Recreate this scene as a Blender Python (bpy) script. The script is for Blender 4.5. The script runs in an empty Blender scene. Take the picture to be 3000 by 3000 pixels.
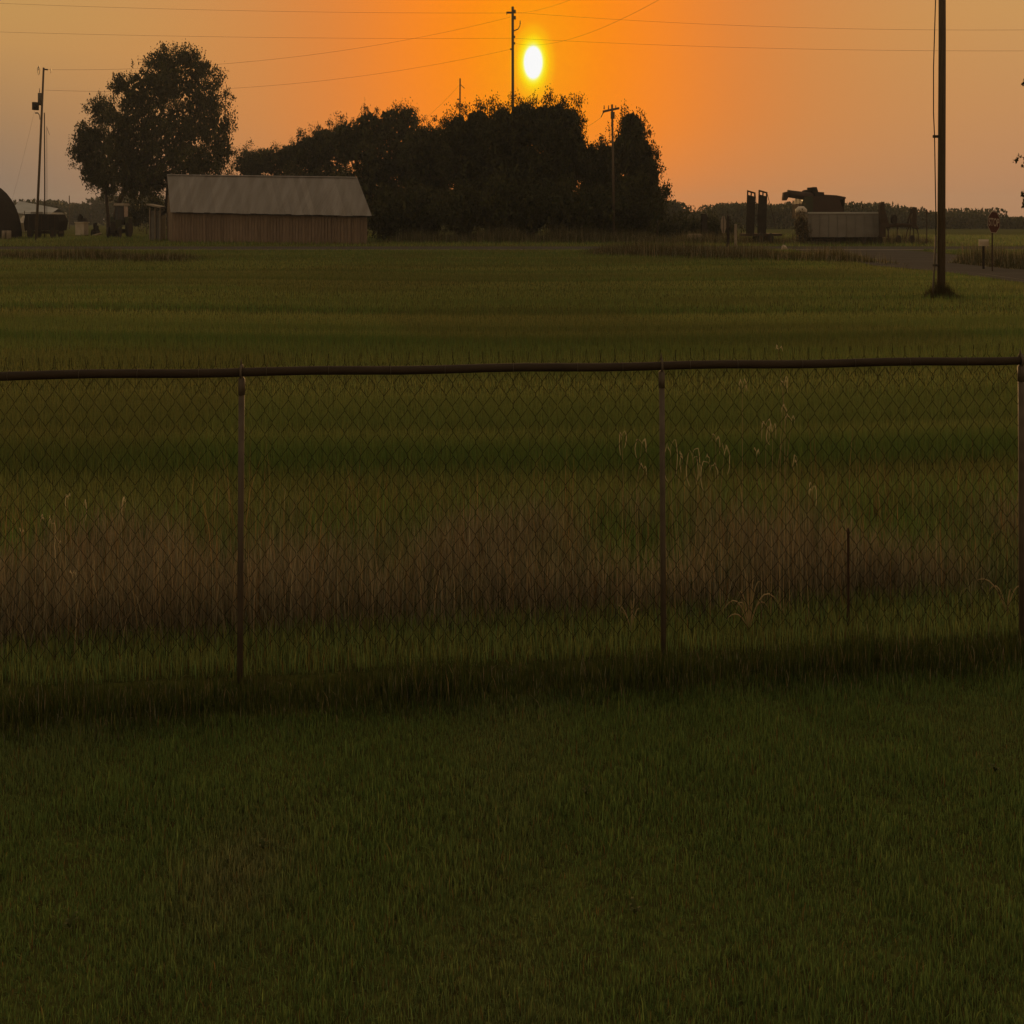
import bpy, math, random
import numpy as np
from mathutils import Vector, Matrix

random.seed(7)
rng = np.random.default_rng(7)
sc = bpy.context.scene
col = sc.collection

# ------------------------------------------------------------------ layout
# metres; the place is narrow in x: every width is 9/16 of its usual size (K)
K = 0.5625
FPX = 3907.0            # focal length in pixels of the 3000 px picture
EYE = 1.75
HOR = 640.0             # horizon row


def RX(px, y):          # lateral metres (before K) of a column at distance y
    return (px - 1500.0) / K * y / FPX


def RZ(py, y):
    return EYE - (py - HOR) * y / FPX


def GY(py):             # distance of the ground seen at a row
    return FPX * EYE / (py - HOR)


# ------------------------------------------------------------------ camera
cam_d = bpy.data.cameras.new("camera")
cam = bpy.data.objects.new("camera", cam_d)
col.objects.link(cam)
cam.location = (0, 0, EYE)
cam.rotation_euler = (math.radians(90), 0, 0)
cam_d.sensor_width = 36.0
cam_d.lens = FPX / 3000.0 * 36.0
cam_d.shift_y = -(1500.0 - HOR) / 3000.0
cam_d.clip_start = 0.05
cam_d.clip_end = 5000.0
sc.camera = cam

# ------------------------------------------------------------------ sky, sun
SUNV = Vector(((1562 - 1500) / FPX, 1.0, (HOR - 183) / FPX))
sun_elev = math.atan2(SUNV.z, math.hypot(SUNV.x / K, 1.0))
sun_az = math.atan2(SUNV.x / K, 1.0)

world = bpy.data.worlds.new("World")
sc.world = world
world.use_nodes = True
nt = world.node_tree
for n in list(nt.nodes):
    nt.nodes.remove(n)


def N(tree, typ, **kw):
    n = tree.nodes.new(typ)
    for k, v in kw.items():
        setattr(n, k, v)
    return n


def math_node(tree, op, a, b=None):
    n = N(tree, 'ShaderNodeMath', operation=op)
    for i, v in enumerate((a, b)):
        if v is None:
            continue
        if isinstance(v, (int, float)):
            n.inputs[i].default_value = v
        else:
            tree.links.new(v, n.inputs[i])
    return n.outputs[0]


def ramp(tree, fac, stops, interp='LINEAR'):
    n = N(tree, 'ShaderNodeValToRGB')
    cr = n.color_ramp
    cr.interpolation = interp
    while len(cr.elements) < len(stops):
        cr.elements.new(0.5)
    for e, (p, c) in zip(cr.elements, stops):
        e.position = p
        e.color = (c[0], c[1], c[2], 1.0)
    tree.links.new(fac, n.inputs[0])
    return n.outputs[0]


def mixc(tree, fac, a, b, blend='MIX'):
    n = N(tree, 'ShaderNodeMix', data_type='RGBA', blend_type=blend)
    for sock, v in ((n.inputs[0], fac), (n.inputs[6], a), (n.inputs[7], b)):
        if isinstance(v, (int, float)):
            sock.default_value = v
        elif isinstance(v, tuple):
            sock.default_value = (v[0], v[1], v[2], 1.0)
        else:
            tree.links.new(v, sock)
    return n.outputs[2]


def maprange(tree, v, a, b, c=0.0, d=1.0, smooth=False):
    n = N(tree, 'ShaderNodeMapRange')
    if smooth:
        n.interpolation_type = 'SMOOTHSTEP'
    n.inputs[1].default_value = a
    n.inputs[2].default_value = b
    n.inputs[3].default_value = c
    n.inputs[4].default_value = d
    tree.links.new(v, n.inputs[0])
    return n.outputs[0]


tc = N(nt, 'ShaderNodeTexCoord')
vm = N(nt, 'ShaderNodeVectorMath', operation='MULTIPLY')
nt.links.new(tc.outputs['Generated'], vm.inputs[0])
vm.inputs[1].default_value = (1.0 / K, 1.0, 1.0)
vn = N(nt, 'ShaderNodeVectorMath', operation='NORMALIZE')
nt.links.new(vm.outputs[0], vn.inputs[0])
D = vn.outputs[0]
sep = N(nt, 'ShaderNodeSeparateXYZ')
nt.links.new(D, sep.inputs[0])
sd = Vector((SUNV.x / K, SUNV.y, SUNV.z)).normalized()
dt = N(nt, 'ShaderNodeVectorMath', operation='DOT_PRODUCT')
nt.links.new(D, dt.inputs[0])
dt.inputs[1].default_value = sd
ang = math_node(nt, 'MULTIPLY', math_node(nt, 'ARCCOSINE', math_node(nt, 'MINIMUM', dt.outputs['Value'], 0.999999)), 180 / math.pi)
# sky by height above the horizon (dusty, low-sun evening air)
elev = maprange(nt, sep.outputs[2], -0.02, 0.98)
base = ramp(nt, elev, [(0.0, (0.43, 0.21, 0.12)), (0.037, (0.475, 0.228, 0.118)), (0.09, (0.545, 0.265, 0.105)),
                       (0.15, (0.58, 0.312, 0.105)), (0.30, (0.54, 0.335, 0.16)), (0.6, (0.44, 0.315, 0.19)), (1.0, (0.38, 0.29, 0.20))])
# the air is greyer towards the south-west side
lf = maprange(nt, sep.outputs[0], -0.15, -0.60, 0.0, 1.0, True)
lcol = mixc(nt, maprange(nt, sep.outputs[2], 0.0, 0.11), (0.37, 0.65, 1.06), (0.93, 0.95, 0.88))
base = mixc(nt, lf, base, mixc(nt, 1.0, base, lcol, 'MULTIPLY'))
# warm bloom of the sun in the haze
a40 = math_node(nt, 'MULTIPLY', ang, 1 / 40.0)
glow = ramp(nt, a40, [(0.0, (1.05, 0.33, 0.0)), (0.06, (1.02, 0.30, 0.0)), (0.125, (1.0, 0.258, 0.001)), (0.21, (0.97, 0.245, 0.012)),
                      (0.29, (0.875, 0.236, 0.024)), (0.38, (0.765, 0.224, 0.036)), (0.50, (0.69, 0.230, 0.046)), (0.72, (0.61, 0.252, 0.068)), (1.0, (0.55, 0.262, 0.085))], 'B_SPLINE')
gf = math_node(nt, 'MULTIPLY', maprange(nt, ang, 9.0, 42.0, 1.0, 0.0, True), maprange(nt, sep.outputs[2], 0.0, 0.085, 0.72, 1.0, True))
sky = mixc(nt, gf, base, glow)
# the disc and its yellow rim
disc = ramp(nt, math_node(nt, 'MULTIPLY', ang, 1 / 2.0),
            [(0.0, (3, 3, 2.6)), (0.27, (2.6, 2.6, 2.0)), (0.34, (1.3, 1.2, 0.6)), (0.39, (1.1, 0.9, 0.02)), (0.50, (1.04, 0.72, 0.0)), (0.64, (1.04, 0.45, 0.0)), (0.90, (1.04, 0.335, 0.0))], 'B_SPLINE')
df = maprange(nt, ang, 1.5, 1.9, 1.0, 0.0)
sky = mixc(nt, df, sky, disc)
# clear upper sky
nish = N(nt, 'ShaderNodeTexSky', sky_type='NISHITA')
nish.sun_disc = False
nish.sun_elevation = sun_elev
nish.sun_rotation = sun_az
nish.dust_density = 4.0
nish.ozone_density = 1.0
nup = mixc(nt, 1.0, nish.outputs[0], (0.15, 0.115, 0.085), 'MULTIPLY')
uf = maprange(nt, sep.outputs[2], 0.30, 0.85, 0.0, 0.35, True)
sky = mixc(nt, uf, sky, nup)
bg = N(nt, 'ShaderNodeBackground')
nt.links.new(sky, bg.inputs[0])
bg.inputs[1].default_value = 1.0
wo = N(nt, 'ShaderNodeOutputWorld')
nt.links.new(bg.outputs[0], wo.inputs[0])

sun_d = bpy.data.lights.new("sun", 'SUN')
sun_d.energy = 2.0
sun_d.angle = math.radians(4.0)
sun_d.color = (1.0, 0.55, 0.20)
sun = bpy.data.objects.new("sun", sun_d)
col.objects.link(sun)
sun.location = (20, 60, 40)
sun.rotation_euler = SUNV.normalized().to_track_quat('Z', 'Y').to_euler()

vs = sc.view_settings
vs.view_transform = 'Standard'
vs.look = 'None'
vs.exposure = 0.0
vs.gamma = 1.0
vs.use_curve_mapping = False
sc.render.engine = 'CYCLES'
cy = sc.cycles
cy.use_denoising = True
cy.use_adaptive_sampling = True
cy.adaptive_threshold = 0.01
cy.max_bounces = 4
cy.diffuse_bounces = 2
cy.glossy_bounces = 2
cy.transmission_bounces = 3
cy.volume_bounces = 0
cy.transparent_max_bounces = 6
cy.sample_clamp_indirect = 4.0
cy.caustics_reflective = False
cy.caustics_refractive = False


# ------------------------------------------------------------------ materials
def mat(name, c1, c2=None, scale=4.0, rough=0.8, metal=0.0, stretch=(1, 1, 1), bump=0.0, spec=0.3, rnd=0.0, detail=4.0):
    m = bpy.data.materials.new(name)
    m.use_nodes = True
    t = m.node_tree
    p = t.nodes['Principled BSDF']
    p.inputs['Roughness'].default_value = rough
    p.inputs['Metallic'].default_value = metal
    p.inputs['Specular IOR Level'].default_value = spec
    c2 = c2 or tuple(v * 0.7 for v in c1)
    co = N(t, 'ShaderNodeTexCoord')
    mp = N(t, 'ShaderNodeMapping')
    mp.inputs['Scale'].default_value = stretch
    t.links.new(co.outputs['Object'], mp.inputs[0])
    nz = N(t, 'ShaderNodeTexNoise')
    nz.inputs['Scale'].default_value = scale
    nz.inputs['Detail'].default_value = detail
    t.links.new(mp.outputs[0], nz.inputs['Vector'])
    f = maprange(t, nz.outputs['Fac'], 0.3, 0.7)
    c = mixc(t, f, c1, c2)
    if rnd > 0:
        oi = N(t, 'ShaderNodeObjectInfo')
        v = maprange(t, oi.outputs['Random'], 0, 1, 1 - rnd, 1 + rnd)
        hs = N(t, 'ShaderNodeHueSaturation')
        t.links.new(v, hs.inputs['Value'])
        t.links.new(c, hs.inputs['Color'])
        c = hs.outputs[0]
    t.links.new(c, p.inputs['Base Color'])
    if bump > 0:
        b = N(t, 'ShaderNodeBump')
        b.inputs['Strength'].default_value = bump
        b.inputs['Distance'].default_value = 0.02
        t.links.new(nz.outputs['Fac'], b.inputs['Height'])
        t.links.new(b.outputs[0], p.inputs['Normal'])
    return m


def leaf_mat(name, trans=0.25, rough=0.7, spec=0.15):
    m = bpy.data.materials.new(name)
    m.use_nodes = True
    t = m.node_tree
    p = t.nodes['Principled BSDF']
    o = t.nodes['Material Output']
    at = N(t, 'ShaderNodeAttribute', attribute_name='tint')
    t.links.new(at.outputs['Color'], p.inputs['Base Color'])
    p.inputs['Roughness'].default_value = rough
    p.inputs['Specular IOR Level'].default_value = spec
    tr = N(t, 'ShaderNodeBsdfTranslucent')
    t.links.new(at.outputs['Color'], tr.inputs[0])
    mx = N(t, 'ShaderNodeMixShader')
    mx.inputs[0].default_value = trans
    t.links.new(p.outputs[0], mx.inputs[1])
    t.links.new(tr.outputs[0], mx.inputs[2])
    t.links.new(mx.outputs[0], o.inputs[0])
    return m


M = {
    'grass': leaf_mat('grass_blade', 0.45),
    'leaf': leaf_mat('tree_leaf', 0.15),
    'bark': mat('bark', (0.06, 0.045, 0.032), (0.035, 0.027, 0.02), 6, 0.95, stretch=(3, 3, 0.5), bump=0.5),
    'pole': mat('weathered_pole_wood', (0.10, 0.08, 0.062), (0.06, 0.047, 0.036), 5, 0.9, stretch=(6, 6, 0.4), bump=0.3),
    'galv': mat('galvanised_steel', (0.10, 0.09, 0.08), (0.06, 0.053, 0.046), 14, 0.7, 0.1, bump=0.15),
    'rail': mat('dull_steel_rail', (0.035, 0.027, 0.020), (0.022, 0.017, 0.013), 9, 0.8, 0.0, stretch=(1, 6, 6)),
    'wire': mat('dark_fence_wire', (0.022, 0.02, 0.014), (0.014, 0.012, 0.01), 30, 0.9, 0.0, spec=0.05),
    'cable': mat('black_cable', (0.03, 0.028, 0.026), (0.02, 0.018, 0.017), 20, 0.7),
    'roof': mat('weathered_tin', (0.205, 0.204, 0.212), (0.145, 0.137, 0.135), 0.8, 0.75, 0.1, stretch=(2.6, 0.3, 0.35), rnd=0.10, spec=0.2, detail=8),
    'siding': mat('old_red_board', (0.185, 0.145, 0.122), (0.12, 0.095, 0.082), 3.0, 0.9, stretch=(4, 4, 0.5), rnd=0.14, bump=0.3),
    'fascia': mat('dark_trim', (0.06, 0.045, 0.04), None, 5, 0.9),
    'black': mat('black_paint', (0.022, 0.02, 0.019), (0.035, 0.03, 0.027), 4, 0.95, spec=0.0),
    'darkred': mat('dull_red_paint', (0.038, 0.021, 0.017), (0.026, 0.017, 0.014), 2, 0.7),
    'darkgreen': mat('dull_green_paint', (0.028, 0.038, 0.02), (0.02, 0.026, 0.016), 2, 0.55),
    'rust': mat('rusty_iron', (0.042, 0.026, 0.018), (0.028, 0.019, 0.014), 4, 0.9),
    'tyre': mat('tyre_rubber', (0.02, 0.019, 0.018), (0.03, 0.027, 0.024), 6, 0.9),
    'glass': mat('cab_glass', (0.03, 0.035, 0.038), (0.02, 0.022, 0.024), 2, 0.15, spec=0.5),
    'white': mat('dirty_white', (0.52, 0.49, 0.45), (0.38, 0.35, 0.31), 2, 0.7),
    'greybox': mat('grey_trailer_side', (0.165, 0.17, 0.175), (0.12, 0.118, 0.12), 1.2, 0.6, stretch=(0.6, 1, 1.5)),
    'bluetin': mat('pale_blue_tin', (0.34, 0.37, 0.40), (0.27, 0.29, 0.31), 0.6, 0.5),
    'concrete': mat('concrete', (0.26, 0.235, 0.205), (0.19, 0.17, 0.15), 3, 0.9),
    'stone': mat('pale_stone', (0.40, 0.36, 0.31), (0.28, 0.25, 0.21), 3, 0.9),
    'signred': mat('sign_red', (0.055, 0.012, 0.011), (0.045, 0.011, 0.010), 3, 0.6),
    'signwhite': mat('sign_white', (0.30, 0.27, 0.24), (0.25, 0.22, 0.20), 3, 0.6),
    'asphalt': mat('road_asphalt', (0.095, 0.09, 0.085), (0.068, 0.064, 0.06), 0.4, 1.0, stretch=(0.5, 2, 1), bump=0.0, spec=0.0),
    'edge': mat('pale_road_edge', (0.25, 0.235, 0.21), (0.17, 0.155, 0.135), 1.5, 1.0, spec=0.0),
    'straw': mat('dry_straw', (0.66, 0.58, 0.40), (0.52, 0.44, 0.28), 20, 0.8),
    'stem': mat('dry_stem', (0.34, 0.28, 0.16), (0.24, 0.19, 0.10), 20, 0.8),
    'weedleaf': mat('weed_leaf', (0.05, 0.065, 0.022), (0.035, 0.048, 0.016), 30, 0.8, spec=0.1),
    'ceramic': mat('insulator', (0.12, 0.10, 0.09), None, 20, 0.3),
}


def ground_material():
    m = bpy.data.materials.new('field_soil_and_turf')
    m.use_nodes = True
    t = m.node_tree
    p = t.nodes['Principled BSDF']
    p.inputs['Roughness'].default_value = 0.95
    p.inputs['Specular IOR Level'].default_value = 0.0
    co = N(t, 'ShaderNodeTexCoord')
    m1 = N(t, 'ShaderNodeMapping')
    m1.inputs['Scale'].default_value = (0.04, 0.55, 1)
    m1.inputs['Rotation'].default_value = (0, 0, 0.02)
    t.links.new(co.outputs['Object'], m1.inputs[0])
    n1 = N(t, 'ShaderNodeTexNoise')
    n1.inputs['Scale'].default_value = 1.0
    n1.inputs['Detail'].default_value = 5
    t.links.new(m1.outputs[0], n1.inputs['Vector'])
    n2 = N(t, 'ShaderNodeTexNoise')
    n2.inputs['Scale'].default_value = 9.0
    n2.inputs['Detail'].default_value = 6
    t.links.new(co.outputs['Object'], n2.inputs['Vector'])
    f = maprange(t, n1.outputs['Fac'], 0.35, 0.65)
    c = mixc(t, f, (0.062, 0.076, 0.022), (0.105, 0.122, 0.036))
    c = mixc(t, maprange(t, n2.outputs['Fac'], 0.35, 0.7, 0, 0.7), c, (0.040, 0.030, 0.014))
    t.links.new(c, p.inputs['Base Color'])
    b = N(t, 'ShaderNodeBump')
    b.inputs['Strength'].default_value = 0.8
    b.inputs['Distance'].default_value = 0.05
    t.links.new(n2.outputs['Fac'], b.inputs['Height'])
    t.links.new(b.outputs[0], p.inputs['Normal'])
    return m


M['ground'] = ground_material()


# ------------------------------------------------------------------ builders
def tag(o, label=None, cat=None, group=None, kind=None):
    if label:
        o['label'] = label
    if cat:
        o['category'] = cat
    if group:
        o['group'] = group
    if kind:
        o['kind'] = kind
    return o


def empty(name, X, y, z=0.0, label=None, cat=None, group=None):
    o = bpy.data.objects.new(name, None)
    o.empty_display_size = 0.2
    col.objects.link(o)
    o.location = (X * K, y, z)
    return tag(o, label, cat, group)


def link(name, mesh, material=None, parent=None, loc=None):
    if material is not None and len(mesh.materials) == 0:
        mesh.materials.append(material)
    o = bpy.data.objects.new(name, mesh)
    col.objects.link(o)
    if parent is not None:
        o.parent = parent
    if loc is not None:
        o.location = (loc[0] * K, loc[1], loc[2])
    return o


class MB:
    """collects faces in metres; build() narrows x by K"""

    def __init__(s):
        s.v, s.f = [], []

    def poly(s, pts):
        i = len(s.v)
        s.v += [tuple(p) for p in pts]
        s.f.append(tuple(range(i, i + len(pts))))
        return s

    def box(s, c, d, rot=None, taper=1.0):
        i = len(s.v)
        for sz in (-1, 1):
            k = taper if sz > 0 else 1.0
            for sx, sy in ((-1, -1), (1, -1), (1, 1), (-1, 1)):
                p = Vector((sx * d[0] / 2 * k, sy * d[1] / 2 * k, sz * d[2] / 2))
                if rot is not None:
                    p = rot @ p
                s.v.append((c[0] + p.x, c[1] + p.y, c[2] + p.z))
        s.f += [(i + 3, i + 2, i + 1, i), (i + 4, i + 5, i + 6, i + 7)]
        for a in range(4):
            b = (a + 1) % 4
            s.f.append((i + a, i + b, i + 4 + b, i + 4 + a))
        return s

    def tube(s, pts, rad, n=8, caps=True):
        pts = [Vector(p) for p in pts]
        if isinstance(rad, (int, float)):
            rad = [rad] * len(pts)
        base = len(s.v)
        up = None
        for k, p in enumerate(pts):
            a = pts[max(k - 1, 0)]
            b = pts[min(k + 1, len(pts) - 1)]
            d = (b - a)
            d = d.normalized() if d.length > 1e-9 else Vector((0, 0, 1))
            if up is None:
                up = Vector((0, 1, 0)) if abs(d.y) < 0.9 else Vector((1, 0, 0))
            u = d.cross(up)
            if u.length < 1e-6:
                u = d.cross(Vector((1, 0, 0)))
            u.normalize()
            w = u.cross(d).normalized()
            up = w
            for j in range(n):
                t = 2 * math.pi * j / n
                q = p + (u * math.cos(t) + w * math.sin(t)) * rad[k]
                s.v.append((q.x, q.y, q.z))
        for k in range(len(pts) - 1):
            for j in range(n):
                j2 = (j + 1) % n
                s.f.append((base + k * n + j, base + k * n + j2, base + (k + 1) * n + j2, base + (k + 1) * n + j))
        if caps:
            s.f.append(tuple(base + j for j in reversed(range(n))))
            s.f.append(tuple(base + (len(pts) - 1) * n + j for j in range(n)))
        return s

    def prism(s, poly, a, b):
        """outline (list of (x, z)) extruded along y from a to b"""
        n = len(poly)
        i = len(s.v)
        s.v += [(x, a, z) for x, z in poly] + [(x, b, z) for x, z in poly]
        s.f.append(tuple(range(i, i + n)))
        s.f.append(tuple(i + n + j for j in reversed(range(n))))
        for j in range(n):
            j2 = (j + 1) % n
            s.f.append((i + j2, i + j, i + n + j, i + n + j2))
        return s

    def mesh(s, name, smooth=False, rotz=0.0):
        me = bpy.data.meshes.new(name)
        c_, s_ = math.cos(rotz), math.sin(rotz)
        me.from_pydata([((x * c_ - y * s_) * K, x * s_ + y * c_, z) for x, y, z in s.v], [], s.f)
        if smooth:
            me.polygons.foreach_set('use_smooth', [True] * len(me.polygons))
        me.update()
        return me

    def build(s, name, material, parent=None, smooth=False, rotz=0.0, loc=None):
        return link(name, s.mesh(name, smooth, rotz), material, parent, loc)


def np_mesh(name, V, F, tint=None, material=None, nper=3):
    """V (n,3) metres with x already narrowed, F (m,nper)"""
    me = bpy.data.meshes.new(name)
    me.vertices.add(len(V))
    me.vertices.foreach_set('co', np.ascontiguousarray(V, dtype=np.float32).ravel())
    me.loops.add(F.size)
    me.polygons.add(len(F))
    me.loops.foreach_set('vertex_index', np.ascontiguousarray(F, dtype=np.int32).ravel())
    me.polygons.foreach_set('loop_start', np.arange(0, F.size, nper, dtype=np.int32))
    me.update(calc_edges=True)
    if tint is not None:
        at = me.attributes.new('tint', 'FLOAT_COLOR', 'POINT')
        c4 = np.ones((len(V), 4), dtype=np.float32)
        c4[:, :3] = tint
        at.data.foreach_set('color', c4.ravel())
    if material is not None:
        me.materials.append(material)
    return me


def vnoise(x, y, seed=0):
    """smooth 2-D value noise, 0..1"""
    xi, yi = np.floor(x).astype(np.int64), np.floor(y).astype(np.int64)
    fx, fy = x - xi, y - yi
    fx, fy = fx * fx * (3 - 2 * fx), fy * fy * (3 - 2 * fy)

    def h(a, b):
        n = (a * 374761393 + b * 668265263 + seed * 1442695041) & 0xffffffff
        n = ((n ^ (n >> 13)) * 1274126177) & 0xffffffff
        return ((n ^ (n >> 16)) & 0xffff) / 65535.0
    return (h(xi, yi) * (1 - fx) + h(xi + 1, yi) * fx) * (1 - fy) + (h(xi, yi + 1) * (1 - fx) + h(xi + 1, yi + 1) * fx) * fy


def blades(name, X, Y, H, Wd, tint, lean=0.35, Z=None, seg=2, clump=None):
    """grass blades; X lateral metres before K"""
    n = len(X)
    r = rng
    Z = np.zeros(n) if Z is None else Z
    a = r.uniform(0, 2 * np.pi, n)               # facing
    b = r.uniform(0, 2 * np.pi, n)               # lean direction
    ln = np.abs(r.normal(0, lean, n)) * H
    px, py = np.cos(a) * Wd / 2, np.sin(a) * Wd / 2
    lx, ly = np.cos(b) * ln, np.sin(b) * ln
    hz = np.sqrt(np.maximum(H * H - ln * ln, (0.3 * H) ** 2))
    if seg == 1:
        V = np.empty((n, 3, 3))
        V[:, 0] = np.stack([X - px, Y - py, Z], 1)
        V[:, 1] = np.stack([X + px, Y + py, Z], 1)
        V[:, 2] = np.stack([X + lx, Y + ly, Z + hz], 1)
        F = np.arange(n * 3).reshape(n, 3)
        k = 3
    else:
        V = np.empty((n, 5, 3))
        V[:, 0] = np.stack([X - px, Y - py, Z], 1)
        V[:, 1] = np.stack([X + px, Y + py, Z], 1)
        m = 0.35
        V[:, 2] = np.stack([X - px * .8 + lx * m, Y - py * .8 + ly * m, Z + hz * .6], 1)
        V[:, 3] = np.stack([X + px * .8 + lx * m, Y + py * .8 + ly * m, Z + hz * .6], 1)
        V[:, 4] = np.stack([X + lx, Y + ly, Z + hz], 1)
        i = np.arange(n)[:, None] * 5
        F = np.concatenate([i + np.array([[0, 1, 3]]), i + np.array([[0, 3, 2]]), i + np.array([[2, 3, 4]])], 0)
        k = 5
    V = V.reshape(-1, 3)
    V[:, 0] *= K
    t = np.repeat(tint, k, axis=0)
    return np_mesh(name, V, F, t, M['grass'])


def leaves_mesh(name, P, size, tint, material):
    """rhombic leaves at P (metres before K), random orientation"""
    n = len(P)
    d = rng.normal(size=(n, 3))
    d /= np.linalg.norm(d, axis=1)[:, None]
    e = rng.normal(size=(n, 3))
    e -= (e * d).sum(1)[:, None] * d
    e /= np.linalg.norm(e, axis=1)[:, None]
    s = size[:, None]
    V = np.empty((n, 4, 3))
    V[:, 0] = P - d * s * .5
    V[:, 1] = P + e * s * .3
    V[:, 2] = P + d * s * .5
    V[:, 3] = P - e * s * .3
    V = V.reshape(-1, 3)
    V[:, 0] *= K
    F = np.arange(n * 4).reshape(n, 4)
    return np_mesh(name, V, F, np.repeat(tint, 4, axis=0), material, 4)


def leaf_cloud(lobes, n, clump_r, per, leaf):
    """clumped points in ellipsoid lobes [(x,y,z,rx,ry,rz)]; -> P, size"""
    vol = np.array([l[3] * l[4] * l[5] for l in lobes]) ** (2 / 3)
    pr = vol / vol.sum()
    nc = max(4, int(n / per))
    which = rng.choice(len(lobes), nc, p=pr)
    L = np.array(lobes)[which]
    d = rng.normal(size=(nc, 3))
    d /= np.linalg.norm(d, axis=1)[:, None]
    r = rng.uniform(0.25, 1.0, nc) ** 0.45 * rng.choice([0.88, 1.0, 1.16], nc)
    C = L[:, :3] + d * L[:, 3:] * r[:, None]
    cr = clump_r * rng.uniform(0.55, 1.35, nc)
    cnt = rng.poisson(per, nc) + 1
    idx = np.repeat(np.arange(nc), cnt)
    P = C[idx] + rng.normal(size=(len(idx), 3)) * cr[idx][:, None] * np.array([1.0, 1.0, 0.75])
    return P, rng.uniform(0.6, 1.25, len(P)) * leaf, idx


GREEN = np.array([0.040, 0.045, 0.014])


def tree(name, label, px_base, y, lobes_px, n=7000, leaf=0.30, clump=0.55, per=26, group='trees in the farmyard grove',
         trunk_r=0.22, base_col=GREEN, lean_px=None, zbase=0.0, cat='tree', jag=0, core=0.55, core_r=0.70):
    """lobes_px: (px, py, rx_px, rz_px) seen in the picture, placed at distance y"""
    X0 = RX(px_base, y)
    t = empty(name, X0, y, zbase, label, cat, group)
    lobes = []
    for (cx, cz, rx, rz) in lobes_px:
        x, z = RX(cx, y) - X0, RZ(cz, y)
        wx, wz = rx / K * y / FPX, rz * y / FPX
        lobes.append((x, rng.uniform(-.25, .25) * wx, z, wx, max(wx, wz) * 0.85, wz))
    bumps = []
    for (x, yy, z, rx, ry, rz) in lobes:
        for _ in range(4):
            th = rng.uniform(-0.1, math.pi + 0.1)
            k_ = rng.uniform(0.22, 0.42)
            bumps.append((x + math.cos(th) * rx * .88, yy + rng.uniform(-.4, .4) * ry, z + math.sin(th) * rz * .88, rx * k_, ry * k_, max(rz * k_, rx * k_ * .8)))
    full = lobes + bumps
    P, S, idx = leaf_cloud(full, n, clump, per, leaf)
    if jag:
        # upright leafy shoots round the outline
        for (x, yy, z, rx, ry, rz) in lobes:
            for _ in range(jag):
                th = rng.uniform(0.1, math.pi - 0.1)
                bx, bz = x + math.cos(th) * rx * .97, z + math.sin(th) * rz * .97
                ln = rng.uniform(0.5, 1.5)
                q = rng.uniform(0, 1, 16)
                sp = np.stack([bx + q * ln * (0.3 * math.cos(th) + rng.normal(0, .12)) + rng.normal(0, .07, 16) * (1.2 - q), yy + rng.normal(0, .12, 16), bz + q * ln * 0.9 - .1], 1)
                P = np.concatenate([P, sp])
                S = np.concatenate([S, leaf * (1.05 - .5 * q)])
                idx = np.concatenate([idx, np.full(16, idx[-1])])
    nco = int(n * core)
    if nco:
        vol = np.array([l[3] * l[5] for l in lobes])
        L_ = np.array(lobes)[rng.choice(len(lobes), nco, p=vol / vol.sum())]
        d_ = rng.normal(size=(nco, 3))
        d_ /= np.linalg.norm(d_, axis=1)[:, None]
        Pc = L_[:, :3] + d_ * L_[:, 3:] * (rng.uniform(0, 1, nco) ** (1 / 3))[:, None] * core_r
        P = np.concatenate([P, Pc])
        S = np.concatenate([S, rng.uniform(0.42, 0.85, nco)])
        idx = np.concatenate([idx, rng.integers(0, idx.max() + 1, nco)])
    keep = P[:, 2] > 0.05
    P, S, idx = P[keep], S[keep], idx[keep]
    cv = rng.uniform(0.65, 1.35, idx.max() + 1)[idx][:, None]
    hue = rng.uniform(-1, 1, (len(P), 1))
    tint = base_col[None] * cv * rng.uniform(0.75, 1.25, (len(P), 1)) * (1 + hue * np.array([[0.18, 0.05, -0.1]]))
    link('crown', leaves_mesh('crown', P, S, tint, M['leaf']), None, t)
    # trunk and limbs
    top = max(lobes, key=lambda l: l[2])
    mid = Vector((np.mean([l[0] for l in lobes]), 0, np.mean([l[2] for l in lobes])))
    lo = min(l[2] - l[5] for l in lobes)
    fork = Vector((mid.x * 0.25, 0, max(0.9, lo + 0.25 * (mid.z - lo))))
    mb = MB()
    mb.tube([(0, 0, -0.1), (fork.x * .15, 0.03, fork.z * .3), (fork.x * .5, -0.04, fork.z * .7), tuple(fork)],
            [trunk_r * 1.35, trunk_r, trunk_r * .85, trunk_r * .75], 9)
    tr = mb.build('trunk', M['bark'], t, True)
    for l in lobes:
        e = Vector((l[0], l[1], l[2] + l[5] * .35))
        m1 = fork.lerp(e, 0.45) + Vector((random.uniform(-.3, .3), random.uniform(-.3, .3), -0.25))
        MB().tube([tuple(fork - Vector((0, 0, .15))), tuple(m1), tuple(e)], [trunk_r * .55, trunk_r * .33, 0.03], 6).build('limb', M['bark'], tr, True)
    return t


# ------------------------------------------------------------------ the ground
def fence_y(X):
    return 5.17 + 0.076 * X


def weed_y(X):
    return 5.75 + 0.104 * X


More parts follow.
